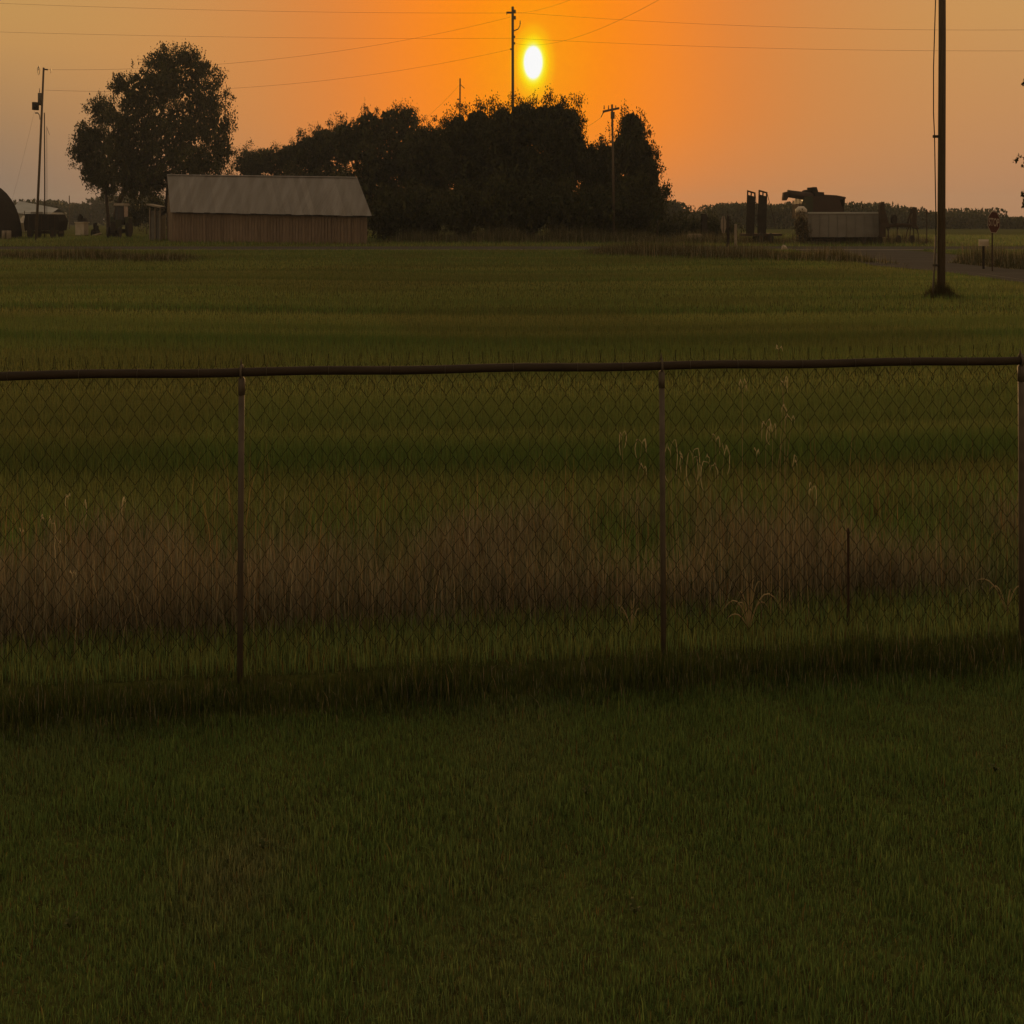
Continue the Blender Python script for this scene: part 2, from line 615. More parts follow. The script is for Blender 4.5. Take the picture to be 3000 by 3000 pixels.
gx = np.array([-1400, -600, -300, -150, -80, -40, -20, -10, -5, -2.5, 0, 2.5, 5, 10, 20, 40, 80, 150, 300, 600, 1400], float)
gy = np.array([-40, -10, 0, 2, 4, 6, 8, 10, 13, 17, 22, 28, 36, 46, 58, 72, 90, 120, 170, 260, 420, 700, 1300], float)
GX, GYY = np.meshgrid(gx, gy, indexing='ij')
V = np.stack([GX * K, GYY, np.zeros_like(GX)], -1).reshape(-1, 3)
ii = np.arange(len(gx) * len(gy)).reshape(len(gx), len(gy))
F = np.stack([ii[:-1, :-1], ii[1:, :-1], ii[1:, 1:], ii[:-1, 1:]], -1).reshape(-1, 4)
tag(link('ground', np_mesh('ground', V, F, None, M['ground'], 4)), 'flat mown grass field running back from the lawn', kind='structure')


def sheet(name, pts, z, material, label, nz=0.0):
    """ground sheet from picture points (px, py)"""
    mb = MB()
    mb.poly([(RX(px, GY(py)), GY(py), z) for px, py in pts])
    return tag(mb.build(name, material), label, kind='structure')


# main road far across the field and the side road that meets it on the right
mb = MB()
for a in range(-8, 8):
    x0, x1 = a * 25.0, (a + 1) * 25.0
    mb.poly([(x0, 75.0 + 0.004 * x0, 0.012), (x1, 75.0 + 0.004 * x1, 0.012), (x1, 82.5 + 0.004 * x1, 0.012), (x0, 82.5 + 0.004 * x0, 0.012)])
tag(mb.build('road', M['asphalt']), 'grey country road crossing behind the field', kind='structure')
sheet('side_road', [(2330, 733.5), (2440, 752), (2560, 778), (2770, 797), (3000, 829), (3700, 920), (3700, 800), (3000, 791), (2885, 772), (2845, 752), (2700, 737), (2600, 731.4)][::-1],
      0.008, M['asphalt'], 'grey side road curving out to the right')
mb = MB()
epts = [(2735, 786), (2800, 794), (2880, 804), (3000, 821), (3300, 866)]
for (a, b) in zip(epts[:-1], epts[1:]):
    q = []
    for (px, py) in (a, b):
        yy = GY(py)
        q.append((RX(px, yy), yy))
    mb.poly([(q[0][0], q[0][1] - .35, 0.016), (q[1][0], q[1][1] - .35, 0.016), (q[1][0], q[1][1] + .35, 0.016), (q[0][0], q[0][1] + .35, 0.016)])
tag(mb.build('road_edge', M['edge']), 'pale worn edge strip of the side road', kind='structure')
# gravel shoulder seen as a pale line in front of the main road
mb = MB()
for a in range(-8, 8):
    x0, x1 = a * 25.0, (a + 1) * 25.0
    mb.poly([(x0, 73.6 + 0.004 * x0, 0.009), (x1, 73.6 + 0.004 * x1, 0.009), (x1, 75.2 + 0.004 * x1, 0.009), (x0, 75.2 + 0.004 * x0, 0.009)])
tag(mb.build('road_shoulder', M['edge']), 'pale gravel shoulder along the country road', kind='structure')


# ------------------------------------------------------------------ grasses
def scatter(n, y0, y1, margin):
    """points spread evenly over the ground the camera sees between y0 and y1"""
    yy = np.sqrt(rng.uniform(y0 * y0, y1 * y1, int(n * 1.4)))
    hw = 0.683 * yy + margin
    xx = rng.uniform(-1, 1, len(yy)) * hw
    return xx[:n], yy[:n]


def tints(base, n, var=0.3, hue=0.2):
    h = rng.uniform(-1, 1, (n, 1))
    return np.asarray(base) * rng.uniform(1 - var, 1 + var, (n, 1)) * (1 + h * np.array([[hue, 0.0, -hue * .5]]))


LAWN = np.array([0.118, 0.195, 0.055])
DRY = np.array([0.17, 0.125, 0.055])
BROWN = np.array([0.205, 0.19, 0.135])

# lawn
n = 325000
X, Y = scatter(n, 2.35, 5.4, 0.8)
xs_, ys_ = np.sign(rng.uniform(-1, 1, 70000)), rng.uniform(2.2, 5.6, 70000)
X = np.concatenate([X, xs_ * (0.683 * ys_ + 0.75 + rng.uniform(0, 2.2, 70000))])
Y = np.concatenate([Y, ys_])
m = Y < fence_y(X) + np.interp(X, [-4, 4.5], [-0.40, -0.20]) + 0.12 * (vnoise(X * 3, Y * 3, 71) - .5)
X, Y = X[m], Y[m]
pn = vnoise(X * 1.1 + 9, Y * 1.1 + 4, 3)
pn2 = vnoise(X * 4 + 9, Y * 4 + 4, 5)
T = tints(LAWN * np.array([1.12, 1.08, 1.2]), len(X), 0.30, 0.15)
brown = np.clip((pn - 0.55) * 4, 0, 1) * 0.18
brown = np.maximum(brown, 0.5 * np.exp(-(((X + 1.3) / 0.28) ** 2 + ((Y - 3.55) / 0.33) ** 2)))
T = T * (1 - brown[:, None]) + tints(BROWN, len(X)) * brown[:, None]
dead = rng.uniform(size=len(X)) < 0.05
T[dead] = tints(DRY, int(dead.sum()))
H = rng.uniform(0.012, 0.036, len(X)) * (0.6 + 0.9 * pn2)
tall = rng.uniform(size=len(X)) < 0.035
H[tall] *= rng.uniform(1.4, 2.2, int(tall.sum()))
tag(link('lawn_grass', blades('lawn_grass', X, Y, H, rng.uniform(.0022, .0038, len(X)) * np.where(np.abs(X) > 0.683 * Y + 0.75, 2.0, 1.08), T, 0.6)), 'short dark green lawn in front of the fence', 'grass', kind='stuff')

# uncut grass along the foot of the fence
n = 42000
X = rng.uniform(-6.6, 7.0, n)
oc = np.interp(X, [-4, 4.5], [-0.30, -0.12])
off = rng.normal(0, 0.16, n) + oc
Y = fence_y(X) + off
T = tints(LAWN * np.array([.5, .42, .42]), n, 0.35, 0.25)  # darkened tint carries the deep shade among the longer blades
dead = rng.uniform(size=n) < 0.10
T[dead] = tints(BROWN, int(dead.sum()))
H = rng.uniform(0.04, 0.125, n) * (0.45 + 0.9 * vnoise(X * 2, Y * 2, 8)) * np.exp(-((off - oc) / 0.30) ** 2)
H[rng.uniform(size=n) < .02] *= 2.0
tag(link('fence_grass', blades('fence_grass', X, Y, H, rng.uniform(.003, .006, n), T, 0.45)), 'long uncut grass tinted dark for shade along the foot of the fence', 'grass', kind='stuff')

# strip of mown grass just behind the fence
n = 34000
X = rng.uniform(-6.8, 7.2, n)
u = rng.uniform(0.0, 1.08, n)
Y = fence_y(X) + 0.05 + u * (weed_y(X) - fence_y(X))
T = tints(LAWN * np.array([1.75, 1.38, 1.7]), n, 0.35, 0.25)
dead = rng.uniform(size=n) < 0.07
T[dead] = tints(DRY, int(dead.sum()))
H = rng.uniform(0.025, 0.10, n)
tag(link('verge_grass', blades('verge_grass', X, Y, H, rng.uniform(.0035, .006, n), T, 0.4)), 'mown grass strip between fence and brown weeds', 'grass', kind='stuff')

# brown weedy strip
n = 62000
X = rng.uniform(-7.6, 8.2, n)
u = rng.beta(1.0, 1.7, n)
Y = weed_y(X) + u * 2.6 + 0.08 * rng.normal(size=n)
bn = 0.6 * vnoise(X * 0.8, Y * 0.9, 21) + 0.4 * vnoise(X * 3.1, Y * 2.2, 22)
mixf = np.clip(1.0 - u * 1.3 + (bn - .5) * 2.6, 0, 1)[:, None]
T = tints(BROWN, n, 0.4, 0.15) * mixf + tints(LAWN * 1.05, n, 0.3, 0.2) * (1 - mixf)
pale = rng.uniform(size=n) < 0.06
T[pale] = tints(DRY * 0.8, int(pale.sum()))
H = rng.uniform(0.06, 0.40, n) * (0.38 + 0.85 * bn) * (1 - 0.4 * u)
tag(link('weed_strip', blades('weed_strip', X, Y, H, rng.uniform(.0028, .0065, n), T, 0.5)), 'strip of tall brown dead weeds behind the fence', 'weeds', kind='stuff')


n = 2300
X = rng.uniform(-7.6, 8.2, n)
u = rng.beta(1.0, 1.5, n)
Y = weed_y(X) + u * 2.2
cl = vnoise(X * 1.7, Y * 1.7, 23)
H = rng.uniform(0.22, 0.62, n) * (0.35 + 0.9 * cl)
T = tints(DRY * np.array([1.15, 1.2, 1.3]), n, 0.5, 0.12)
tag(link('dry_stems', blades('dry_stems', X, Y, H, rng.uniform(.003, .006, n), T, 0.5)), 'sparse tall pale dry stems standing among the brown weeds', 'weeds', kind='stuff')


def band(X, Y):
    """swaths left by mowing, running across the view"""
    w = Y + 0.9 * (vnoise(X * 0.06, Y * 0.03, 31) - .5) * 4
    a = vnoise(X * 0.025 + 5, w * 0.75, 32)
    b = vnoise(X * 0.06 + 7, w * 1.7, 33)
    ph = (w / 3.0 + 0.35 * vnoise(X * 0.03, w * 0.2, 34)) % 1.0
    ln = np.exp(-((ph - .5) / .15) ** 2) * np.clip(vnoise(X * 0.035 + 11, np.floor(w / 3.0), 35) * 2.0 - .35, 0, 1)  # dark lines: windrow shadow put into the tint, with taller grass
    ph2 = (w / 1.55 + 0.5 * vnoise(X * 0.03, w * 0.15, 36)) % 1.0
    pl = np.exp(-((ph2 - .5) / .13) ** 2) * np.clip(vnoise(X * 0.04 + 3, np.floor(w / 1.55), 37) * 1.6 - .4, 0, 1)
    return 0.26 * a + 0.20 * b + 0.30 - 0.62 * ln + 0.26 * pl


# field, near to far
for k, (y0, y1, n, wd, hh, margin) in enumerate(((7.3, 13, 150000, .007, (.06, .13), 2.0), (13, 24, 150000, .012, (.06, .13), 3.0),
                                                 (24, 44, 130000, .022, (.06, .14), 4.0), (44, 73, 130000, .04, (.07, .16), 5.0), (83.5, 135, 80000, .07, (.10, .3), 8.0))):
    X, Y = scatter(n, y0, y1, margin)
    if k == 0:
        m = Y > weed_y(X) + 1.7
        X, Y = X[m], Y[m]
    if k >= 2:      # leave the side road bare
        pxx = 1500 + X * K / Y * FPX
        pyy = HOR + FPX * EYE / Y
        low = np.interp(pxx, [2330, 2440, 2560, 2770, 3000, 3700], [733, 752, 778, 797, 829, 920])
        high = np.interp(pxx, [2330, 2600, 2700, 2845, 2885, 3000, 3700], [733, 731, 737, 752, 772, 791, 800])
        m = ~((pxx > 2330) & (pyy < low + 4) & (pyy > high - 3))
        X, Y = X[m], Y[m]
    bd = band(X, Y)
    g = np.clip((bd - 0.22) / 0.50, 0, 1)
    T = tints(LAWN, len(X), 0.28, 0.22)
    lt = tints(np.array([0.215, 0.248, 0.084]), len(X), 0.28, 0.2)
    T = T * (0.80 * (1 - g))[:, None] + lt * g[:, None]
    pch = np.clip((vnoise(X * .12, Y * .25, 44) - .58) * 4, 0, .25)[:, None]
    T = T * (1 - pch) + tints(DRY * .75, len(X), .3) * pch
    H = rng.uniform(hh[0], hh[1], len(X)) * (1.35 - 0.65 * g)
    tag(link('field_grass', blades('field_grass', X, Y, H, rng.uniform(.6, 1.3, len(X)) * wd, T, 0.4, seg=1)),
        ['rough field grass just beyond the brown weeds', 'banded mown field grass in the near middle distance', 'banded mown field grass around the tall right-hand pole',
         'far mown field grass in front of the country road', 'rough grass round the barn beyond the country road'][k], 'grass', kind='stuff')

# rough ditch growth: bands of taller dark weeds before the road
for (label, p0, p1, n, h) in (('dark rough ditch weeds in front of the road on the right', (1700, 742), (2560, 763), 16000, 0.75),
                              ('dark windrow of long grass at the far left of the field', (-150, 752), (600, 764), 12000, 0.55),
                              ('rough weeds along the far side of the road below the machinery', (1800, 712), (2790, 714), 16000, 1.0),
                              ('dark nettles and weeds along the foot of the grove', (1100, 709), (1985, 711), 16000, 1.5),
                              ('weed bank under the stop sign beside the side road', (2850, 778), (3250, 775), 10000, 0.95)):
    tt = rng.uniform(0, 1, n)
    pyc = p0[1] + (p1[1] - p0[1]) * tt
    yc = FPX * EYE / (pyc - HOR)
    pxc = p0[0] + (p1[0] - p0[0]) * tt
    X = (pxc - 1500) / K * yc / FPX
    if 'bank' in label:
        Y = yc + rng.uniform(-4.0, 3.0, n)
    else:
        Y = yc + rng.normal(0, 2.2, n)
    hn = vnoise(X * .35, Y * .35, 51)
    if 'windrow' in label:
        Y = yc + rng.normal(0, 1.3, n)
    H = h * rng.uniform(.35, 1, n) * (0.35 + hn * 1.0)
    fade = np.clip(np.minimum(tt, 1 - tt) * 9, 0.15, 1)
    T = tints(np.array([0.055, 0.055, 0.018]), n, .35, .25)
    br = rng.uniform(size=n) < .3
    T[br] = tints(BROWN, int(br.sum()))
    tag(link('rough_weeds', blades('rough_weeds', X, Y, H * fade, rng.uniform(.02, .05, n), T, .35, seg=1)), label, 'weeds', kind='stuff')

# broad-leaved weeds that stand out in the lawn
def lawn_weed(px, py, size, label, seed):
    r2 = random.Random(seed)
    y = GY(py)
    t = empty('lawn_weed', RX(px, y), y, 0, label, 'weed', 'broad-leaved weeds in the lawn')
    for k in range(8):
        a = k * .785 + r2.uniform(-.3, .3)
        ln = size * r2.uniform(.6, 1.1)
        up = r2.uniform(.35, 1.1)
        d = Vector((math.cos(a), math.sin(a), 0))
        sdv = Vector((-d.y, d.x, 0))
        mb = MB()
        prev = None
        for q in range(5):
            u = q / 4
            c = d * (ln * u) + Vector((0, 0, .012 + ln * up * math.sin(u * 2.0) * .8))
            w = ln * .22 * math.sin(max(.08, u) * 2.7)
            cur = (c - sdv * w, c + sdv * w)
            if prev:
                mb.poly([prev[0], prev[1], cur[1], cur[0]])
            prev = cur
        mb.build('leaf', M['weedleaf'], t, True)


lawn_weed(770, 2500, .034, 'small dark broad-leaved weed in the lawn, left of centre', 1)
lawn_weed(1718, 2338, .03, 'small dark broad-leaved weed in the middle of the lawn', 2)
lawn_weed(2915, 2272, .03, 'small dark broad-leaved weed near the right edge of the lawn', 3)
lawn_weed(1860, 2692, .036, 'dark flat broad-leaved weed low in the lawn, right of centre', 4)
lawn_weed(205, 2735, .036, 'dark broad-leaved weed beside the brown patch at lower left', 5)

# ------------------------------------------------------------------ far woods (one hazy mass each)
def wood(name, label, prof, y, n, leaf, col_, depth=30.0):
    xs = np.array([p[0] for p in prof], float)
    ys = np.array([p[1] for p in prof], float)
    px = rng.uniform(xs[0], xs[-1], n)
    top = np.interp(px, xs, ys)
    yy = y + rng.uniform(0, depth, n)
    zt = EYE - (top - HOR) * y / FPX
    Xw = (px - 1500) / K * y / FPX
    bump = vnoise(Xw * 60.0 / y, yy * .0 + 3, 61) * .30 + vnoise(Xw * 172.0 / y, yy * .05, 62) * .17
    zt = zt * (0.86 + bump)
    z = zt * rng.uniform(0, 1, n) ** 0.6
    P = np.stack([Xw, yy, z], 1)
    T = tints(col_, n, .3, .2)
    return tag(link(name, leaves_mesh(name, P, rng.uniform(.5, 1.3, n) * leaf, T, M['leaf'])), label, 'woodland', kind='stuff')


wood('distant_woodland', 'long hazy line of distant trees on the right horizon',
     [(1880, 600), (1965, 602), (2020, 612), (2060, 628), (2100, 625), (2130, 605), (2170, 597), (2230, 600), (2300, 602), (2400, 606), (2480, 608), (2540, 603), (2600, 600),
      (2640, 606), (2700, 612), (2760, 632), (2800, 630), (2860, 632), (2920, 622), (2945, 618), (2965, 645), (3000, 645), (3250, 640), (3600, 640)], 215, 60000, 0.75, GREEN)
wood('distant_woodland', 'hazy far treeline on the left behind the farmyard',
     [(-500, 600), (0, 600), (60, 585), (100, 600), (140, 604), (180, 606), (220, 600), (250, 588), (300, 575), (380, 585), (440, 590), (520, 600), (640, 600)], 330, 32000, 1.15, GREEN)

# ------------------------------------------------------------------ trees
tree('farmyard_tree', 'large broad round tree standing behind the left end of the barn', 330, 128,
     [(515, 235, 95, 85), (430, 270, 80, 85), (595, 295, 70, 95), (635, 385, 55, 85), (500, 390, 110, 110), (390, 370, 70, 80), (560, 470, 95, 65),
      (420, 470, 85, 70), (660, 445, 30, 50), (480, 190, 40, 45), (545, 175, 35, 35), (590, 205, 30, 40), (360, 255, 35, 25), (450, 525, 75, 50), (375, 500, 60, 75),
      (590, 500, 75, 45), (360, 430, 50, 75), (400, 560, 45, 45)],
     n=52000, leaf=0.27, clump=0.38, per=60, trunk_r=0.45, group='trees in the farmyard', jag=4, core=0.14, core_r=0.68)
tree('farmyard_tree', 'loose drooping tree at the left side of the large round tree', 318, 133,
     [(300, 330, 45, 45), (270, 400, 42, 40), (245, 450, 38, 45), (300, 460, 50, 60), (290, 520, 40, 40), (325, 540, 40, 45), (255, 500, 22, 25)],
     n=14000, leaf=0.27, clump=0.36, per=56, trunk_r=0.3, group='trees in the farmyard', core=0.12, jag=4)
grove = [
    ('small low tree at the far left end of the grove, behind the barn roof', 735, 165, [(730, 480, 60, 48), (790, 470, 55, 50), (850, 465, 50, 52), (740, 570, 80, 90), (850, 560, 80, 100)], 9000),
    ('dark bushy tree stepping up from the low left end of the grove', 930, 150, [(905, 450, 55, 60), (950, 430, 45, 65), (1000, 425, 50, 75), (960, 560, 110, 110)], 9000),
    ('dense tree with rounded top left of the thin leaning pole', 1070, 132, [(1020, 415, 55, 75), (1080, 385, 50, 70), (1150, 370, 55, 65), (1195, 358, 38, 55), (1110, 460, 100, 90), (1200, 450, 70, 85), (1080, 580, 110, 110), (1180, 580, 80, 110)], 13000),
    ('tree in the dip just left of the shorter pole in the grove', 1270, 124, [(1250, 420, 55, 60), (1300, 430, 50, 65), (1270, 500, 85, 85), (1240, 470, 60, 70), (1260, 600, 90, 90)], 10500),
    ('tree wrapped round the shorter pole in the middle of the grove', 1360, 116, [(1345, 400, 45, 80), (1400, 385, 55, 80), (1370, 490, 75, 90), (1425, 500, 60, 100), (1370, 600, 80, 90)], 12500),
    ('tallest tree of the grove, directly below the sun', 1540, 110, [(1470, 390, 60, 90), (1535, 365, 60, 85), (1590, 375, 55, 85), (1520, 500, 100, 110), (1530, 610, 110, 85)], 13000),
    ('tree with wispy top right of the sun', 1660, 108, [(1630, 370, 50, 85), (1670, 390, 42, 95), (1690, 440, 30, 80), (1640, 500, 80, 100), (1590, 520, 60, 100), (1640, 610, 80, 85)], 12500),
    ('low tree filling the gap left of the crossarm pole', 1745, 112, [(1730, 490, 45, 80), (1775, 480, 40, 75), (1750, 570, 70, 80), (1795, 560, 50, 90), (1750, 640, 70, 60)], 9000),
    ('tall narrow tree at the right end of the grove', 1860, 104, [(1850, 380, 38, 65), (1835, 450, 55, 80), (1880, 470, 45, 90), (1905, 530, 32, 85), (1860, 580, 75, 90), (1850, 645, 85, 55)], 11000),
]
for i, (lab, pb, y, lob, n) in enumerate(grove):
    tree('grove_tree', lab, pb, y, lob, n=int(n * 1.5), leaf=0.235, clump=0.34, per=56, trunk_r=0.22, jag=6 if i >= 4 else 1, core=0.6, core_r=0.80 if i < 4 else 0.74)
tree('grove_shrub', 'loose airy shrub sticking out at the foot of the right end of the grove', 1925, 100,
     [(1935, 575, 26, 32), (1955, 560, 14, 22), (1915, 630, 40, 40)], n=1500, leaf=0.26, clump=0.4, per=16, trunk_r=0.07, cat='shrub', core=0.05)
for (lab, pb, y, lob, n) in (
        ('dark undergrowth bush at the foot of the grove beside the barn', 1180, 104, [(1130, 640, 60, 70), (1200, 630, 60, 80), (1260, 640, 50, 70)], 6000),
        ('dark undergrowth bush at the foot of the grove below the sun', 1480, 101, [(1350, 630, 65, 85), (1450, 620, 70, 90), (1550, 625, 65, 90)], 7000),
        ('dark undergrowth bush at the foot of the grove near the crossarm pole', 1720, 101, [(1640, 630, 60, 85), (1720, 635, 60, 80), (1800, 640, 60, 75)], 7000),
        ('low dark hedge right of the grove in front of the far woods', 2030, 112, [(1950, 672, 60, 28), (2030, 672, 60, 26), (2110, 674, 60, 26)], 5000),
        ('hazy bush in the yard between large tree and barn', 430, 150, [(400, 630, 30, 45), (450, 620, 35, 60)], 3000)):
    tree('undergrowth_bush', lab, pb, y, lob, n=n, leaf=0.3, clump=0.5, per=24, trunk_r=0.08, cat='bush', group='bushes at the foot of the trees')

# spruce with pruned lower limbs just outside the right edge; its branch tips reach into the frame
def conifer():
    y = 14.0
    X0 = RX(3222, y)
    t = empty('conifer', X0, y, 0, 'conifer with bristly branches reaching in at the right edge', 'tree')
    MB().tube([(0, 0, -.05), (.03, 0, 2.5), (0, 0, 7.6)], [.13, .10, .012], 9).build('trunk', M['bark'], t, True)
    z = 2.0
    k = 0
    while z < 7.4:
        for j in range(6):
            a = k * 0.83 + j * math.pi / 3 + random.uniform(-.25, .25)
            ln = max(0.14, (7.7 - z) / 5.5 * 1.44) * random.uniform(.62, 1.05)
            d = Vector((math.cos(a), math.sin(a), random.uniform(-.10, .18)))
            b0 = Vector((0, 0, z + random.uniform(-.1, .1)))
            b1 = b0 + d * ln
            bm_ = b0.lerp(b1, .5) + Vector((0, 0, -.05 * ln))
            br = MB().tube([b0, bm_, b1], [.022, .013, .003], 5).build('bough', M['bark'], t)
            pts = []
            side = Vector((-d.y, d.x, 0)).normalized()
            nt_ = int(5 + ln * 7)
            for q in range(nt_):
                u = (q + 1) / nt_
                c0 = b0.lerp(b1, u) + Vector((0, 0, -.05 * ln * 4 * u * (1 - u)))
                tl = ln * .30 * (1.1 - u) * random.uniform(.6, 1.2) + .05
                sg = 1 if q % 2 else -1
                for m_ in range(26):
                    v = random.random()
                    p = c0 + (side * sg * v + d * (.55 * v)) * tl + Vector((random.gauss(0, .014), random.gauss(0, .014), random.gauss(0, .014) - .05 * v))
                    pts.append(tuple(p))
            P = np.array(pts)
            T = tints((0.028, 0.034, 0.016), len(P))
            link('needles', leaves_mesh('needles', P, rng.uniform(.03, .055, len(P)), T, M['leaf']), None, br)
        z += 0.36
        k += 1


conifer()

# ------------------------------------------------------------------ chain-link fence
fence = empty('chain_link_fence', 0, fence_y(0), 0, 'dark chain-link fence with steel top rail crossing the whole view', 'fence')


def fl(X, z, dy=0.0):
    return (X, fence_y(X) - fence_y(0) + dy, z)


RAIL_Z = 1.17
posts = [RX(-560, 4.75), RX(708, 5.03), RX(1941, 5.22), RX(2999, 5.42), RX(4150, 5.75)]
mb = MB()
xa, xb = posts[0] - .05, posts[-1] + .05
ns = 40
mb.tube([fl(xa + (xb - xa) * i / ns, RAIL_Z + 0.0025 * math.sin(i * 1.3)) for i in range(ns + 1)], 0.0168, 12)
mb.build('top_rail', M['rail'], fence, True)
for i, X in enumerate(posts):
    lean = (-0.012, -0.012, 0.014, 0.01, 0)[i]
    p = MB().tube([fl(X + lean, -0.1, -.002), fl(X + lean * .5, .6, -.002), fl(X, RAIL_Z - 0.022, -.002)], 0.0195, 12).build('post', M['galv'], fence, True)
    MB().tube([fl(X, RAIL_Z - 0.085, -.002), fl(X, RAIL_Z - 0.026, -.002)], 0.0222, 12).tube([fl(X, RAIL_Z - 0.032, -.002), fl(X, RAIL_Z - 0.018, -.002)], [0.0222, 0.014], 12).build('cap_sleeve', M['galv'], p, True)
    lp = MB()
    ring = []
    for k in range(17):
        a = 2 * math.pi * k / 16
        x_, y_, z_ = fl(X, RAIL_Z + math.cos(a) * 0.0245)
        ring.append((x_, y_ + math.sin(a) * 0.0245, z_))
    lp.tube(ring, 0.0072, 6, False)
    lp.tube([fl(X - .004, RAIL_Z + 0.024), fl(X - .004, RAIL_Z + 0.05)], [0.009, 0.002], 6)
    lp.build('cap_loop', M['galv'], p, True)

tie_me = None
for k in range(26):
    X = posts[0] + .35 + k * .41 + random.uniform(-.05, .05)
    if min(abs(X - p_) for p_ in posts) < .12 or X > posts[-1]:
        continue
    if tie_me is None:
        ring = [(0, math.sin(2 * math.pi * q / 12) * .0185, RAIL_Z + math.cos(2 * math.pi * q / 12) * .0185) for q in range(13)]
        tie_me = MB().tube(ring, .0016, 4, False).tube([(0, .018, RAIL_Z - .004), (.004, .032, RAIL_Z - .02)], .0016, 4).mesh('tie_wire')
        tie_me.materials.append(M['galv'])
    o = link('tie_wire', tie_me, None, fence)
    o.location = (X * K, fence_y(X) - fence_y(0), 0)

# woven wires: one object each, two shared meshes (the weave alternates)
WS, HH = 0.0524, 0.0455
nrow = 25


def wire_mesh(ph, var):
    pts = []
    r2 = random.Random(var)
    ztop = RAIL_Z + 0.028
    bx = WS / 2 * (1 if ph == 0 else -1)
    pts.append((bx * .97 + r2.uniform(-.006, .006), 0.0, ztop + 0.034 + r2.uniform(-.004, .004)))
    pts.append((bx * .98, 0.0, ztop + 0.012))
    for k in range(nrow):
        s_ = 1 if (k + ph) % 2 == 0 else -1
        x_ = s_ * WS / 2 + r2.uniform(-.0015, .0015)
        z_ = ztop - k * HH + r2.uniform(-.001, .001)
        w = 0.22 * HH
        if k > 0:
            pts.append((x_ * .93, 0.003 * s_, z_ + w * .5))
        pts.append((x_ * .93, -0.003 * s_, z_ - w * .5))
    return MB().tube(pts, 0.00135, 4, False).mesh('wire')


wm = [[wire_mesh(p, v + 10 * p) for v in range(4)] for p in (0, 1)]
for me in wm[0] + wm[1]:
    me.materials.append(M['wire'])
nw = int((posts[-1] - posts[0]) / WS)
for i in range(nw):
    X = posts[0] + 0.03 + i * WS
    if not (RX(-300, 4.9) < X < RX(3420, 5.5)):
        continue
    o = link('wire', wm[i % 2][random.randrange(4)], None, fence)
    o.location = (X * K, fence_y(X) - fence_y(0) + 0.030, random.uniform(-.004, .004))
    o.rotation_euler = (0, random.uniform(-.004, .004) + .006 * math.sin(i * .11), 0)

# a thin iron stake in the verge behind the fence
y = 5.75
st = empty('iron_stake', RX(2485, y), y, 0, 'thin dark iron stake standing in the grass behind the fence', 'stake')
MB().box((0, 0, .19), (.014, .014, .42)).build('shaft', M['rust'], st)
MB().box((0, 0, .405), (.02, .02, .02), None, .5).build('tip', M['rust'], st)


# ------------------------------------------------------------------ seed stalks behind the fence
def stalk(px, py, size, y, label, k):
    X0 = RX(px, y) + random.uniform(-.05, .05)
    zt = RZ(py, y)
    r2 = random.Random(k * 13 + 5)
    t = empty('seed_stalk', X0, y, 0, label, 'weed', 'dry seed stalks behind the fence')
    dx = RX(px, y) - X0
    bow = r2.uniform(-.06, .06)
    pts = [(0, 0, -.02), (dx * .2 + bow * .5, 0, zt * .35), (dx * .6 + bow, 0, zt * .75), (dx, 0, zt)]
    MB().tube(pts, [.0026, .0022, .0018, .0012], 5).build('stem', M['stem'], t)
    # curled drooping head: two or three looping spikelets
    s = size * y / FPX
    for j in range(r2.choice((2, 3, 3))):
        sd_ = r2.choice((-1, 1))
        w = s * r2.uniform(.35, .8)
        hgt = s * r2.uniform(.5, 1.0)
        st_ = r2.uniform(-1.2, .8) * s
        curl = r2.uniform(.55, 1.6)
        drop = r2.uniform(.05, .45)
        loop = [(dx, 0, zt + st_ * .3)]
        for q in range(1, 10):
            a = math.pi * q / 9 * curl
            loop.append((dx + sd_ * w * (1 - math.cos(a)) * .6 + r2.uniform(-.06, .06) * s, r2.uniform(-.003, .003),
                         zt + st_ * .3 + math.sin(a) * hgt * (.7 if a < 1.6 else 1.0) - max(0, a - 1.6) * s * drop + r2.uniform(-.04, .04) * s))
        rad = [.0010] * 4 + [.0017, .0023, .0023, .0020, .0015, .0007]
        MB().tube(loop, rad, 5).build('seed_head', M['straw'], t, True)


right = [(1822, 1285, 26), (1880, 1305, 36), (1886, 1385, 30), (1965, 1320, 44), (2000, 1345, 26), (2030, 1345, 40), (2080, 1365, 50), (2097, 1290, 24), (2122, 1330, 40),
         (2175, 1140, 32), (2217, 1330, 22), (2245, 1250, 30), (2264, 1270, 36), (2281, 1034, 26), (2298, 1130, 32), (2306, 1215, 38), (2318, 1240, 40), (2335, 1360, 38), (2380, 1440, 30)]
ordw = ['first', 'second', 'third', 'fourth', 'fifth', 'sixth', 'seventh', 'eighth', 'ninth', 'tenth', 'eleventh', 'twelfth', 'thirteenth', 'fourteenth', 'fifteenth',
        'sixteenth', 'seventeenth', 'eighteenth', 'nineteenth']
for i, (px, py, s) in enumerate(right):
    lab = 'curled pale seed stalk behind right fence bay, %s from the left' % ordw[i]
    if py < 1060:
        lab = 'pale seed stalk whose curled head rises above the fence rail'
    stalk(px, py, s, 5.75 + 0.1 * (i % 3), lab, i)
left = [(62, 1560, 22), (120, 1520, 26), (150, 1540, 28), (172, 1600, 34), (200, 1455, 24), (245, 1490, 24), (212, 1690, 24), (368, 1480, 30)]
for i, (px, py, s) in enumerate(left):
    stalk(px, py, s, 5.55 + 0.06 * (i % 3), 'dry pale seed stalk behind left fence bay, %s from the left' % ordw[i], i + 40)


